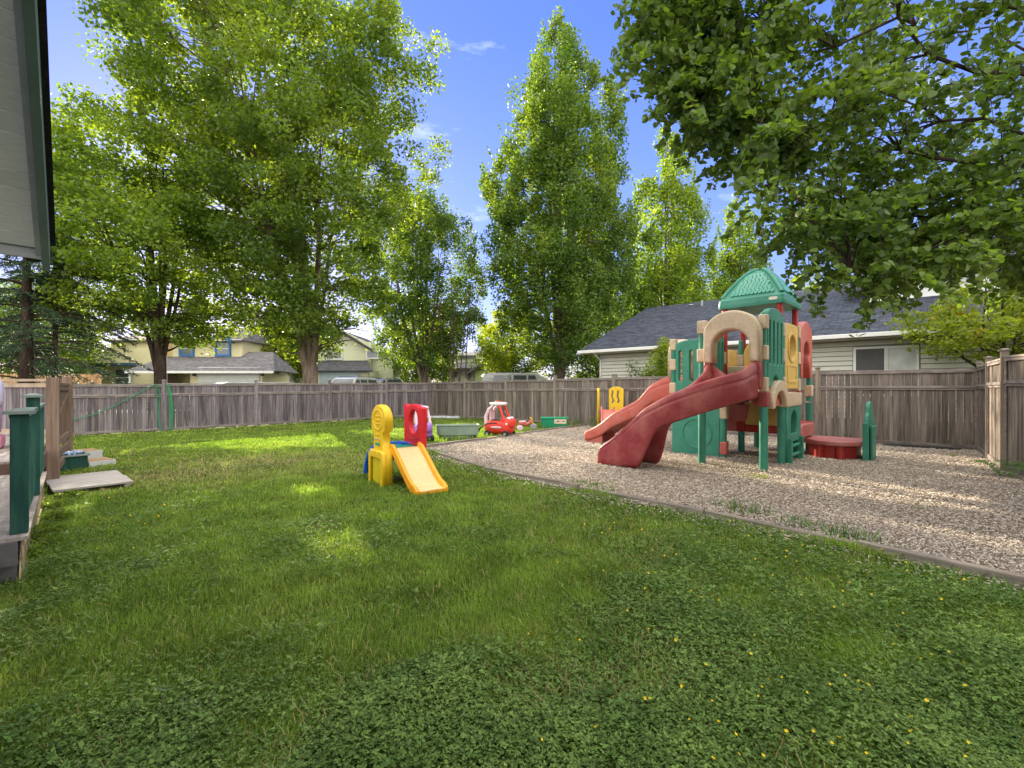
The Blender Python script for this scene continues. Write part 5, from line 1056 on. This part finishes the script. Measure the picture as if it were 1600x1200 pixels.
def tree(name, label, loc, H, prof, trunk_r, crotch, nclump, per, leaf, lm, bark=BARK, limbs=7, group=None, clump=(.7,.7,.55), steep=.5, wob=.03, spr=0, seed=1, off=(0,0), twr=.010, gap=None, wr=.7, leanx=0, biasr=.42, holes=None):
    """prof: list of (z, radius) crown profile"""
    global rng
    rng = np.random.default_rng(seed)
    z0 = float(gz(loc[0], loc[1])); root = thing(name, label, 'tree', (loc[0], loc[1], z0), 0, group)
    pz = np.array([p[0] for p in prof]); pr = np.array([p[1] for p in prof])
    ph = rng.uniform(0, 6.3, 4)
    C = []; zz = np.linspace(pz[0], pz[-1], 200); rr = np.interp(zz, pz, pr); cdf = np.cumsum(rr**1.6+.15); cdf /= cdf[-1]
    while len(C) < nclump:
        z = np.interp(rng.random(), cdf, zz); r = np.interp(z, pz, pr); a = rng.uniform(0, 2*PI)
        lob = 1+.13*math.sin(3*a+ph[0]+z*.5)+.10*math.sin(5*a+ph[1]-z*.8)+.07*math.sin(2*a+z*1.3+ph[2])
        q = r*lob*rng.random()**biasr
        p = (off[0]*(z-crotch)/H+q*math.cos(a), off[1]*(z-crotch)/H+q*math.sin(a), z)
        if holes and any((p[0]-h[0])**2+(p[1]-h[1])**2+(p[2]-h[2])**2 < h[3]**2 for h in holes): continue
        C.append(p)
    C = np.array(C)
    # trunk and limbs
    tb = MB(); tp = [(0, 0, -.2), (0, 0, .15), (.03, 0, crotch*.5), (.02+leanx*.5, .0, crotch)]
    tb.tube(tp, [trunk_r*1.35, trunk_r*1.12, trunk_r*.95, trunk_r*.98], 14)
    tips = []; top = np.array((leanx*.5, 0, crotch)); LP = []
    for i in range(limbs):
        a = 2*PI*i/limbs+rng.uniform(-.3, .3)
        hz = pz[0]+(pz[-1]-pz[0])*rng.uniform(.45, .95) if i else pz[-1]-(pz[-1]-pz[0])*.04
        r = np.interp(hz, pz, pr)*rng.uniform(.25, .7)*(1 if i else .1); e = np.array((off[0]*(hz-crotch)/H+r*math.cos(a), off[1]*(hz-crotch)/H+r*math.sin(a), hz))
        mid = top+(e-top)*.45; mid[:2] = top[:2]+(e[:2]-top[:2])*steep*1.0+rng.normal(0, .2, 2); 
        ctrl = [top-np.array((0, 0, crotch*.45)), top+(mid-top)*.22+np.array((math.cos(a)*trunk_r*.35, math.sin(a)*trunk_r*.35, 0)), mid, mid+(e-mid)*.5+rng.normal(0, .15, 3), e]
        pts = []
        for s in range(len(ctrl)-1):
            for t in np.linspace(0, 1, 5)[:-1]: pts.append(ctrl[s]+(ctrl[s+1]-ctrl[s])*t)
        pts.append(ctrl[-1]); pts = np.array(pts)
        for _ in range(2): pts[1:-1] = (pts[:-2]+2*pts[1:-1]+pts[2:])/4
        r0 = trunk_r*.60*(1 if i == 0 else rng.uniform(.55, .85)); rad = [max(.012, r0*(1-t)**.9+.012) for t in np.linspace(0, 1, len(pts))]
        tb.tube(pts, rad, 8); LP += [(p, rd) for p, rd in zip(pts[3:], rad[3:])]
    A = np.array([p for p, _ in LP]); AR = np.array([q for _, q in LP])
    tro = tb.build('trunk', bark, root, smooth=True)
    bb = MB(); order = np.argsort(-np.linalg.norm(C-A.mean(0), axis=1))
    for i in range(0, len(C)):
        c = C[i]; pen = np.linalg.norm(A-c, axis=1)+np.maximum(0, A[:, 2]-c[2]+.2)*2.0; j = int(np.argmin(pen))
        if i % 2 and nclump > 250: continue
        rad = min(AR[j]*.5, .05+twr); 
        bb.tube(bend(A[j], c, .06, 4, .05), [rad, rad*.8, rad*.6, rad*.4, twr*.6], 4, False)
    bb.build('branches', bark, root)
    n = nclump*per; K = np.repeat(C, per, axis=0); g = rng.normal(size=(n, 3))
    g /= (np.linalg.norm(g, axis=1)[:, None]+1e-6); g *= rng.random(n)[:, None]**.45
    sc = np.repeat(rng.uniform(.6, 1.25, nclump), per)[:, None]; Pn = K+g*np.array(clump)*sc
    if spr:   # upright sprigs sticking out of the outline
        S_ = []
        for _ in range(spr):
            c = C[rng.integers(len(C))]; m_ = 40; t = rng.random(m_); dd = np.array((c[0]*.10, c[1]*.10, 1.0)); dd /= np.linalg.norm(dd)
            S_.append(c+dd*(t[:, None]*rng.uniform(.9, 1.9))+rng.normal(0, .12, (m_, 3))*(1.1-t)[:, None])
        Pn = np.concatenate([Pn]+S_)
    # leaves cut away along the sun's path, shaped so light streaks the playground
    gx = Pn[:, 0]+loc[0]; gy = Pn[:, 1]+loc[1]; gh = Pn[:, 2]+z0; dst = gh/math.tan(R(SUN_EL)); hx = gx-dst*math.sin(R(SUN_AZ)); hy = gy-dst*math.cos(R(SUN_AZ))
    cc = hx*math.cos(R(SUN_AZ))-hy*math.sin(R(SUN_AZ)); inst = np.zeros(len(cc), bool)
    for c0_, c1_, ya, yb2 in GAPS: inst |= (cc > c0_) & (cc < c1_) & (hy > ya) & (hy < yb2)
    Pn = Pn[~(inst & (rng.random(len(cc)) < .96))]
    S = rng.uniform(.7, 1.25, len(Pn))*leaf
    V, Fc = leafmesh(Pn, S, .5, seed, wr)
    link('crown', npmesh('crown', V, Fc, 4), lm, root); return root
tree('maple_tree', 'huge broad maple towering over the left fence, its trunk forking low', (-9.1, 20.5), 21, [(3.0, 1.6), (4.4, 3.5), (7.5, 4.7), (11.3, 5.9), (15, 6.6), (18, 5.9), (20.8, 3.2)], .33, 2.5, 920, 185, .155, MAPLE, limbs=12, clump=(.78, .78, .55), seed=4, off=(-2.4, 0), biasr=.5, spr=60)
tree('maple_tree', 'round pale maple at the left in front of the yellow house', (-14.4, 18.6), 13, [(3.4, 1.6), (5, 3.6), (8, 4.4), (10.5, 3.6), (12.8, 1.0)], .22, 2.8, 360, 170, .145, MAPLE2, bark=BARKD, limbs=8, clump=(.75, .75, .5), seed=8, spr=25)
tree('columnar_tree', 'slender tree behind the fence corner with several thin bare stems', (-5.97, 31), 14.4, [(3.2, 2.2), (6, 4.1), (9, 4.1), (12.4, 2.8), (14.9, .5)], .26, 2.0, 500, 130, .165, COLM, limbs=8, clump=(.6, .6, .75), seed=12, steep=.6, spr=40)
tree('columnar_tree', 'tall pointed dense tree in the middle behind the fence', (2.95, 28), 23.8, [(3.0, 1.8), (5.3, 3.9), (9.7, 4.7), (14, 4.2), (18, 3.4), (21, 2.0), (24.0, .5)], .30, 2.0, 700, 170, .175, COLM, limbs=11, clump=(.6, .6, .9), seed=15, steep=.62, spr=110)
tree('columnar_tree', 'pointed columnar tree rising behind the blue grey roof', (12.3, 36), 22.5, [(1.8, 3.0), (7, 3.5), (13, 3.2), (17.5, 2.0), (21, .8), (23.4, .15)], .3, 1.8, 400, 110, .22, MAPLE2, limbs=9, clump=(.65, .65, 1.1), seed=19, steep=.6, spr=80)
tree('columnar_tree', 'narrow sunlit tree right of the pointed one behind the roof', (19.0, 38), 18.0, [(1.5, 2.0), (6, 2.5), (11, 2.2), (15, 1.2), (18.4, .15)], .28, 1.8, 260, 95, .22, MAPLE2, limbs=8, clump=(.65, .65, 1.1), seed=23, steep=.6, spr=60)
tree('round_tree', 'yellow green tree showing over the roof ridge at the right', (27.0, 42), 11.5, [(2, 3.0), (6, 4.6), (9.5, 3.6), (12.2, .8)], .3, 2, 200, 110, .26, LIME, limbs=7, clump=(1.0, 1.0, .8), seed=29)
tree('round_tree', 'small yellow green tree between the grey roofs and the tall middle tree', (-.3, 40), 8.2, [(1.5, 2.2), (4, 3.6), (6.5, 2.6), (8.5, .6)], .2, 1.6, 170, 100, .2, LIME, limbs=7, clump=(.8, .8, .6), seed=31)
tree('round_tree', 'lime green tree between the yellow house and the white house', (-21.5, 44), 9.0, [(2, 2.2), (4, 3.4), (6.5, 2.8), (9.3, .7)], .22, 1.6, 150, 100, .24, LIME, limbs=7, clump=(.9, .9, .7), seed=37)
tree('round_tree', 'low green tree right of the white gabled house', (-8.8, 44), 9.0, [(1.5, 2.0), (4, 3.0), (6.5, 2.6), (9.0, .7)], .2, 1.4, 150, 100, .24, MAPLE2, limbs=7, clump=(.9, .9, .7), seed=41)
tree('round_tree', 'dark green tree filling in behind the tall middle tree', (7.2, 37), 12.0, [(1.2, 2.8), (5, 4.0), (9, 3.2), (12.5, .8)], .25, 1.4, 220, 100, .24, COLM, limbs=7, clump=(1.0, 1.0, .9), seed=43)
tree('round_tree', 'dark green tree filling in between the two pointed trees', (16.0, 43), 13.5, [(1.2, 3.2), (5, 4.4), (10, 3.2), (14, .8)], .25, 1.4, 220, 100, .26, COLM, limbs=7, clump=(1.0, 1.0, .9), seed=47)
tree('round_tree', 'far green tree behind the conifer at the left', (-34.5, 33), 9.0, [(1.2, 2.6), (4, 4.0), (7, 3.0), (9.4, .8)], .25, 1.4, 200, 100, .24, MAPLE, limbs=7, clump=(1.0, 1.0, .9), seed=53)
# bare multi stem clump
bt = thing('bare_sapling', 'clump of thin bare stems behind the fence corner', 'tree', (-3.35, 26.5, 0)); 
for k in range(7):
    b = MB(); a = random.uniform(0, 6.3); x0 = -.6+k*.2; h = random.uniform(4.5, 8.5)
    b.tube([(x0, .1*math.sin(a), -.1), (x0+.15*math.cos(a), .1, h*.4), (x0+.4*math.cos(a), .2, h*.75), (x0+.7*math.cos(a), .3, h)], [.045, .035, .025, .01], 6)
    b.build('stem', BARKD, bt)
# conifer at left
def conifer(name, label, loc, H, seed, tr, rmax, dens, lm, z0=1.6):
    global rng; rng = np.random.default_rng(seed)
    root = thing(name, label, 'tree', (loc[0], loc[1], 0), 0); b = MB(); b.tube([(0,0,-.1), (.04,0,H*.4), (0,0,H)], [tr, tr*.6, .02], 10); b.build('trunk', BARKD, root, smooth=True)
    br = MB(); PT = []; TG = []
    for i in range(dens):
        z = z0+(H-z0)*(i/dens)**.85; a = rng.uniform(0, 2*PI); ln = rmax*(1-z/H)**.7*rng.uniform(.65, 1.1)+.2
        d = np.array((math.cos(a), math.sin(a), 0)); pts = [np.array((0,0,z))+d*ln*t+np.array((0,0,ln*(.10*math.sin(PI*t*.8)-.30*t*t))) for t in np.linspace(0, 1, 7)]
        br.tube(pts, [.035*(1-t*.85) for t in np.linspace(0, 1, 7)], 4, False)
        for t in np.arange(.15, 1.0, .055):
            p = np.array((0,0,z))+d*ln*t+np.array((0,0,ln*(.10*math.sin(PI*t*.8)-.30*t*t)))
            for s in (-1, 1):
                q = np.array((-d[1], d[0], 0))*s; l2 = ln*.34*(1.1-t)*rng.uniform(.6, 1.2)+.12; m_ = 13
                tt = rng.random(m_)[:, None]; pp = p+(q*.8+d*.5)*l2*tt+np.array((0, 0, -1))*l2*.45*tt**1.5
                PT.append(pp+rng.normal(0, .02, pp.shape)); TG.append(np.repeat([(q*.6+d*.6+np.array((0,0,-.35)))], m_, 0))
    br.build('branches', BARKD, root); C = np.concatenate(PT); T = np.concatenate(TG)+rng.normal(0, .45, C.shape); T /= np.linalg.norm(T, axis=1)[:, None]
    n = len(C); nn = rng.normal(size=(n, 3)); wv = np.cross(T, nn); wv /= np.linalg.norm(wv, axis=1)[:, None]; l = rng.uniform(.09, .17, n)[:, None]
    V = np.empty((n, 4, 3), np.float32); V[:, 0] = C-T*l*.3; V[:, 1] = C+wv*.013; V[:, 2] = C+T*l*.7; V[:, 3] = C-wv*.013
    bi = np.arange(n)*4; link('crown', npmesh('crown', V.reshape(-1, 3), np.stack([bi, bi+1, bi+2, bi+3], 1), 4), lm, root)
NEED = mat('conifer needle', (.03, .065, .03), .6, col2=(.06, .11, .05), scale=.8, island=.4, transl=.15, coord='World')
conifer('conifer_tree', 'dark drooping conifer behind the fence at the far left', (-17.3, 16.2), 9.5, 61, .27, 4.2, 90, NEED)
conifer('conifer_tree', 'thinner dark conifer beside the large one at the left', (-17.4, 17.3), 8.6, 67, .13, 3.0, 60, NEED, 2.2)
# near overhanging tree with round leaves
def near_tree():
    global rng; rng = np.random.default_rng(77)
    bx, by = 7.6, 4.1; root = thing('katsura_tree', 'overhanging tree with round leaves reaching in from the right', 'tree', (bx, by, 0))
    tb = MB(); tb.tube([(0,0,-.1), (.02,0,1.2), (-.05,.05,2.2), (-.15,.1,3.4), (-.3,.2,5.0), (-.4,.3,7)], [.2, .16, .14, .11, .07, .03], 12); tb.build('trunk', BARKD, root, smooth=True)
    br = MB(); PT = []; DR_ = []
    def P2(px, py, Y): v = P(px, py, Y); return np.array((v.x-bx, v.y-by, v.z))
    ends = []
    # twig end targets in real space, spread through the crown volume
    low = lambda px: np.interp(px, [950, 985, 1010, 1060, 1120, 1180, 1215, 1250, 1300, 1400, 1500, 1600, 1750, 1900], [70, 105, 140, 185, 260, 325, 375, 440, 485, 470, 460, 460, 460, 440])
    while len(ends) < 560:
        px = rng.uniform(965, 1850); Y = rng.uniform(3.6, 6.6); lo = low(px); py = lo-18-abs(rng.normal(0, 1))*190 if rng.random() < .5 else rng.uniform(-260, lo-15)
        if px < 1180 and py < -40 and rng.random() < .6: continue
        Y = 3.7+rng.random()*2.9 if px > 1150 else rng.uniform(4.0, 5.4)
        ends.append(P2(px, py, Y))
    mains = []
    for tz, tgt in [(2.3, P2(1280, 150, 4.9)), (2.6, P2(1060, 20, 4.9)), (2.0, P2(1290, 330, 5.0)), (2.2, P2(1330, 420, 4.3)), (3.0, P2(1130, -120, 4.6)), (3.4, P2(1400, -250, 4.4)), (2.4, P2(1480, 250, 6.2)), (2.8, P2(1430, 40, 6.0)), (3.2, P2(1600, -100, 5.6)), (2.1, P2(1100, 190, 4.8))]:
        st_ = np.array((-.05, .05, tz)); pts = bend(st_, tgt, .10, 14, .012); mains += pts[2:]; br.tube(pts, [.034*(1-t*.86) for t in np.linspace(0, 1, 15)], 6, False)
    A = np.array(mains)
    for e in ends:
        d = np.linalg.norm(A-e, axis=1)+.3*np.linalg.norm(A, axis=1)*0; j = int(np.argmin(d+np.where(np.linalg.norm(A, axis=1) > np.linalg.norm(e), 2, 0)))
        s = A[j]; ln = np.linalg.norm(e-s); e2 = e+np.array((0, 0, -.05*ln)); pts = np.array(bend(s, e2, .12, 6, .02)); br.tube(pts, [.011, .009, .007, .006, .005, .004, .003], 4, False)
        # leaves along the outer part of twig + side shoots
        for sh in range(5):
            t0 = rng.uniform(.25, .95); k = t0*6; i0 = min(5, int(k)); b0 = pts[i0]+(pts[i0+1]-pts[i0])*(k-i0)
            dv = (e2-s)/ln*rng.uniform(.4, 1)+rng.normal(0, .55, 3); dv[2] -= .35; dv /= np.linalg.norm(dv); l2 = rng.uniform(.25, .55); tip = b0+dv*l2+np.array((0, 0, -.06))
            br.tube([b0, (b0+tip)/2+np.array((0,0,.02)), tip], [.004, .003, .002], 3, False)
            m_ = int(9*l2/.3); t = np.linspace(.1, 1, m_)[:, None]
            for s_ in (-1, 1):
                sd_ = np.cross(dv, (0, 0, 1)); sd_ /= np.linalg.norm(sd_)+1e-6
                pp = b0+(tip-b0)*t+sd_*s_*.035+rng.normal(0, .016, (m_, 3)); PT.append(pp)
    br.build('branches', BARKD, root)
    C = np.concatenate(PT); n = len(C); S = rng.uniform(.022, .037, n)
    nn = rng.normal(0, .55, (n, 3)); nn[:, 2] += .55; nn[:, 1] += -.25; nn /= np.linalg.norm(nn, axis=1)[:, None]
    d = rng.normal(0, 1, (n, 3)); d[:, 2] -= .9; d -= nn*(d*nn).sum(1)[:, None]; d /= np.linalg.norm(d, axis=1)[:, None]; wv = np.cross(d, nn)
    sh = [(-.85, 0, 0), (-.98, .38, .06), (-.55, .88, .16), (.15, .92, .18), (.75, .52, .10), (1.12, 0, -.05), (.75, -.52, .10), (.15, -.92, .18), (-.55, -.88, .16), (-.98, -.38, .06)]
    V = np.empty((n, 10, 3), np.float32)
    for k, (a, b, h) in enumerate(sh): V[:, k] = C+d*(a*S)[:, None]+wv*(b*S)[:, None]+nn*(h*S*rng.uniform(.3, 1.5, n))[:, None]
    bi = (np.arange(n)*10)[:, None]
    Fc = np.concatenate([bi+np.array([[0, 1, 2, 3]]), bi+np.array([[0, 3, 4, 5]]), bi+np.array([[0, 5, 6, 7]]), bi+np.array([[0, 7, 8, 9]])])
    o = link('crown', npmesh('crown', V.reshape(-1, 3), Fc, 4), mat('katsura leaf', (.095, .16, .045), .5, col2=(.175, .245, .06), scale=.9, c2lo=.35, c2hi=.7, island=.4, transl=.45, spec=.35, coord='World', tcol=(1.6, 1.7, .4)), root)
    print('near leaves', n)
near_tree()
# shrubs
def shrub(name, label, loc, r, n, leaf, lm, cat='shrub', nst=9, seed=3, group=None):
    global rng; rng = np.random.default_rng(seed); root = thing(name, label, cat, loc, 0, group)
    b = MB(); C = []
    for k in range(nst):
        a = rng.uniform(0, 2*PI); q = rng.random()**.6; e = np.array((r[0]*q*math.cos(a), r[1]*q*math.sin(a), r[2]*rng.uniform(.45, 1)*(1-.35*q))); b.tube(bend((0,0,0), e, .05, 5, .04), [q_*min(1, r[2]*.8) for q_ in (.02, .017, .014, .011, .008, .005)], 5, False)
        C.append(e); C.append(e*np.array((.8, .8, .7))); C.append(e*np.array((.9, .9, .45)))
    b.build('stem', BARKD, root); C = np.array(C); K = C[rng.integers(len(C), size=n)]; g = rng.normal(size=(n, 3)); g /= np.linalg.norm(g, axis=1)[:, None]; g *= rng.random(n)[:, None]**.4
    Pn = K+g*np.array((r[0]*.38, r[1]*.38, r[2]*.16)); V, Fc = leafmesh(Pn, rng.uniform(.7, 1.2, n)*leaf, .5, seed, .45); link('foliage', npmesh('foliage', V, Fc, 4), lm, root)
shrub('shrub', 'tall yellow green shrub behind the fence in front of the neighbour wall', (5.75, 17.7, 0), (.62, .5, 3.75), 9000, .12, LIME, seed=5, nst=24)
for k, (px, py, Y, s) in enumerate([(945, 572, 18.6, .8), (985, 566, 18.9, .9), (912, 570, 19.2, .7)]):
    p = P(px, py, Y); shrub('shrub', ['low dark shrub peeping over the fence under the gutter', 'bushy green shrub over the fence beside the yellow green one', 'leftmost low shrub over the fence below the roof corner'][k], (p.x, p.y, 0), (s, s*.7, p.z+.1), 2600, .11, MAPLE, seed=90+k)
ORNG = mat('orange young leaf', (.36, .14, .03), .5, col2=(.22, .28, .03), scale=2.2, c2lo=.28, c2hi=.42, island=.3, transl=.5, coord='World', tcol=(1.5, 1.5, .4))
tree('photinia_tree', 'yellow green tree with orange tips hanging over the neighbour gutter', (12.5, 11.6), 4.2, [(2.25, .6), (2.6, 1.7), (3.1, 2.0), (3.6, 1.3), (4.1, .4)], .07, 1.7, 120, 70, .10, ORNG, bark=BARKD, limbs=7, clump=(.42, .42, .22), seed=71, off=(-.8, -.3), twr=.006)
# ---------------------------------------------------------------- weeds, tufts, fern
def bladeclump(name, label, loc, n, h, spread, wd, m, cat='weed', seed=1, arch_=.5, group=None, rot=0):
    r = np.random.default_rng(seed); V = []; Fc = []
    for i in range(n):
        a = r.uniform(0, 6.28); x, y = r.normal(0, spread[0]), r.normal(0, spread[1]); hh = h*r.uniform(.45, 1.1); ln = hh*arch_*r.uniform(.3, 1.3); w_ = wd*r.uniform(.6, 1.2); px_, py_ = -math.sin(a), math.cos(a)
        for j, t in enumerate((0, .35, .7, 1)):
            cx = x+math.cos(a)*ln*t*t; cy = y+math.sin(a)*ln*t*t; cz = hh*(t-.28*arch_*t*t); ww = w_*(1, .95, .6, .05)[j]; V += [(cx-px_*ww, cy-py_*ww, cz), (cx+px_*ww, cy+py_*ww, cz)]
        k = i*8; Fc += [(k, k+1, k+3, k+2), (k+2, k+3, k+5, k+4), (k+4, k+5, k+7, k+6)]
    o = link(name, npmesh(name, np.array(V), np.array(Fc), 4), m, None, tuple(loc), rot); return tag(o, label, cat, group)
WEED = mat('weed leaf', (.09, .18, .035), .6, col2=(.16, .24, .06), scale=3, island=.35, transl=.3, coord='World', tcol=(1.2, 1.4, .6)); PALEW = mat('pale grey weed leaf', (.16, .24, .14), .6, col2=(.26, .34, .22), scale=3, island=.3, transl=.25)
TALLG = mat('tall grass', (.14, .22, .05), .6, col2=(.26, .30, .10), scale=3, island=.35, transl=.35, coord='World')
i = 0
for px, py, h in ((938, 652, .62), (925, 655, .45), (950, 651, .5), (905, 657, .4), (893, 660, .3), (965, 650, .4), (978, 650, .35)):
    Y_ = min(F*CH/(py-HZ), 17.2 if px > 930 else 18.0); loc = ((px-800)/F*Y_, Y_, 0)
    bladeclump('tall_grass', ['tallest grass tuft standing left of the coral toddler slide', 'tall grass tuft second right of the crate against the fence', 'tall grass tuft just behind the left yellow board', 'tall grass tuft halfway between crate and coral slide', 'short grass tuft nearest the green crate by the fence', 'grass tuft between the two yellow side boards', 'grass tuft under the right yellow side board'][i], loc, 60, h, (.22, .12), .008, TALLG, 'grass tuft', 100+i, .5, 'tall grass tufts along the back fence'); i += 1
WL = ['broad weed tuft on the timber in front of the curved slide foot', 'second weed tuft on the timber right of the curved slide foot', 'low weed tuft where the timber passes the slide foot', 'tall weedy tuft growing on the chip side of the timber near the tower leg', 'smaller weed beside the tall weedy tuft on the timber', 'weed tuft at the start of the overgrown timber stretch', 'bushy weed in the middle of the overgrown timber stretch', 'dark weed near the end of the overgrown timber stretch', 'last tall weed before the bare near timber', 'small weed at the left end of the overgrown timber stretch', 'grass weed on the lawn side at the chip bed corner', 'small weed just behind the chip bed corner', 'weed at the right picture edge beside the near timber', 'small weed on the near timber close to the right edge', 'low weed on the bare near timber', 'tiny weed on the timber left of the tall weedy tuft']
for wk, (px, py, h, sp) in enumerate( ((905, 757, .14, .10), (930, 762, .16, .12), (945, 770, .10, .12), (1160, 800, .22, .13), (1175, 806, .16, .10), (1255, 826, .14, .10), (1290, 835, .16, .13), (1325, 846, .20, .12), (1350, 850, .17, .10), (1240, 818, .12, .1), (690, 708, .16, .12), (700, 694, .12, .08), (1560, 925, .14, .12), (1500, 905, .12, .1), (1450, 900, .12, .12), (1120, 790, .10, .1))):
    g = G(px, py); bladeclump('weed_tuft', WL[wk], g, 46, h, (sp, sp*.7), .006, WEED, 'weed', 200+i, .8, 'weed tufts along the near edging timber'); i += 1
for (px, py, h, lab) in ((1190, 750, .13, 'yellow green weed in the chips in front of the play tower leg'), (1434, 795, .06, 'tiny weed alone in the sunlit wood chips'), (1490, 714, .10, 'small weed in the chips near the right corner of the fence'), (1505, 742, .06, 'low sprig in the chips left of the fern'), (1175, 744, .08, 'small sprig beside the yellow green weed in the chips')):
    g = G(px, py); bladeclump('chip_weed', lab, g, 34, h, (.09, .05), .010, LIME, 'weed', 300+i, 1.2); i += 1
for k, (px, py) in enumerate(((560, 835), (585, 856), (430, 845), (395, 838), (605, 875), (640, 790), (620, 800), (850, 885), (895, 880), (370, 775), (480, 700+175), (700, 745), (1060, 1000), (250, 1090), (300, 1130))):
    g = G(px, py); bladeclump('pale_weed', ['pale weed in the middle of the lawn below the small slide', 'pale weed just right of the middle lawn weed', 'pale weed left of the lawn centre', 'leftmost pale weed of the lawn centre', 'pale weed lowest in the lawn centre group', 'pale weed on the lawn near the slide foot', 'pale weed just left of the slide foot', 'pale weed on the lawn in front of the edging timber', 'pale weed right of the one in front of the edging timber', 'pale weed between the worn patch and the lawn centre', 'pale weed in the grass left of the lawn middle', 'pale weed between the small slide and the edging timber', 'large pale weed among the foreground buttercup leaves', 'pale weed at the lower left of the lawn', 'lowest pale weed at the lower left of the lawn'][k], g, 14, .07, (.045, .045), .010, PALEW, 'weed', 400+k, 1.4, 'pale rosette weeds in the lawn')
# long grass around wagon and crate and tub
for k, (px, py, h) in enumerate(((684, 690, .2), (700, 692, .24), (716, 690, .26), (732, 689, .2), (750, 685, .16), (765, 684, .16), (782, 684, .14), (800, 681, .15), (852, 668, .3), (862, 670, .25), (835, 674, .16), (826, 676, .16), (880, 668, .18))):
    g = G(px, py); bladeclump('long_grass', 'clump of longer grass against the toys beside the far edging timber', g, 50, h, (.18, .05), .007, GRASSM, 'grass tuft', 500+k, .5, 'longer grass clumps in front of the toys')
# fern at the right fence
g = G(1570, 748); fr = thing('fern', 'bright green fern at the foot of the sunlit right fence', 'fern', g)
FERN = mat('fern green', (.12, .26, .04), .5, island=.25, transl=.35, coord='World')
random.seed(9)
for k in range(11):
    a = 2*PI*k/11+random.uniform(-.2, .2); ln = random.uniform(.32, .46); b = MB(); n = 18
    for j in range(n):
        t = (j+1)/n; c = Vector((math.cos(a)*ln*t, math.sin(a)*ln*t, .30*math.sin(t*2.1)*(.9))); w_ = .10*math.sin(PI*min(1, t*.9+.12))**.8; s = Vector((-math.sin(a), math.cos(a), 0)); d = Vector((math.cos(a), math.sin(a), 0))
        for sg in (-1, 1): b.add([c-d*.008, c+s*sg*w_*.5+d*.004-Vector((0,0,.004)), c+s*sg*w_+d*.02-Vector((0,0,.014)), c+s*sg*w_*.5+d*.030], [(0, 1, 2, 3)])
    b.build('frond', FERN, fr)
# dark leafy plants against the deck skirt
for k, (px, py, h) in enumerate(((52, 862, .22), (75, 840, .2), (38, 880, .2), (95, 815, .16), (20, 898, .22), (66, 800, .14), (110, 780, .12))):
    g = G(px, py); shrub('ground_plant', ['leafy plant at the deck corner below the green post', 'leafy plant against the lattice right of the green post foot', 'leafy plant nearest the viewer beside the deck corner', 'small leafy plant half way along the lattice skirt', 'dark leafy plant under the deck nose at the left edge', 'leafy plant touching the lattice near the brown post', 'leafy weed at the near corner of the plank pad'][k], (g.x, g.y, 0), (.15, .15, h), 520, .042, MAPLE, 'plant', 9, 600+k, 'leafy plants along the deck skirt')
b = None
# dark sheet under the fence at the far corner
b = MB(); b.sup((0, 0, .02), (.75, .22, .05), .5, .7, 16, 6, Matrix.Rotation(math.atan2(DR.y, DR.x), 3, 'Z')); p = D0-DR*1.0-n2*.28
tag(b.build('plastic_sheet', BLK, None, (p.x, p.y, 0)), 'black crumpled plastic under the fence in the far right corner', 'sheet')
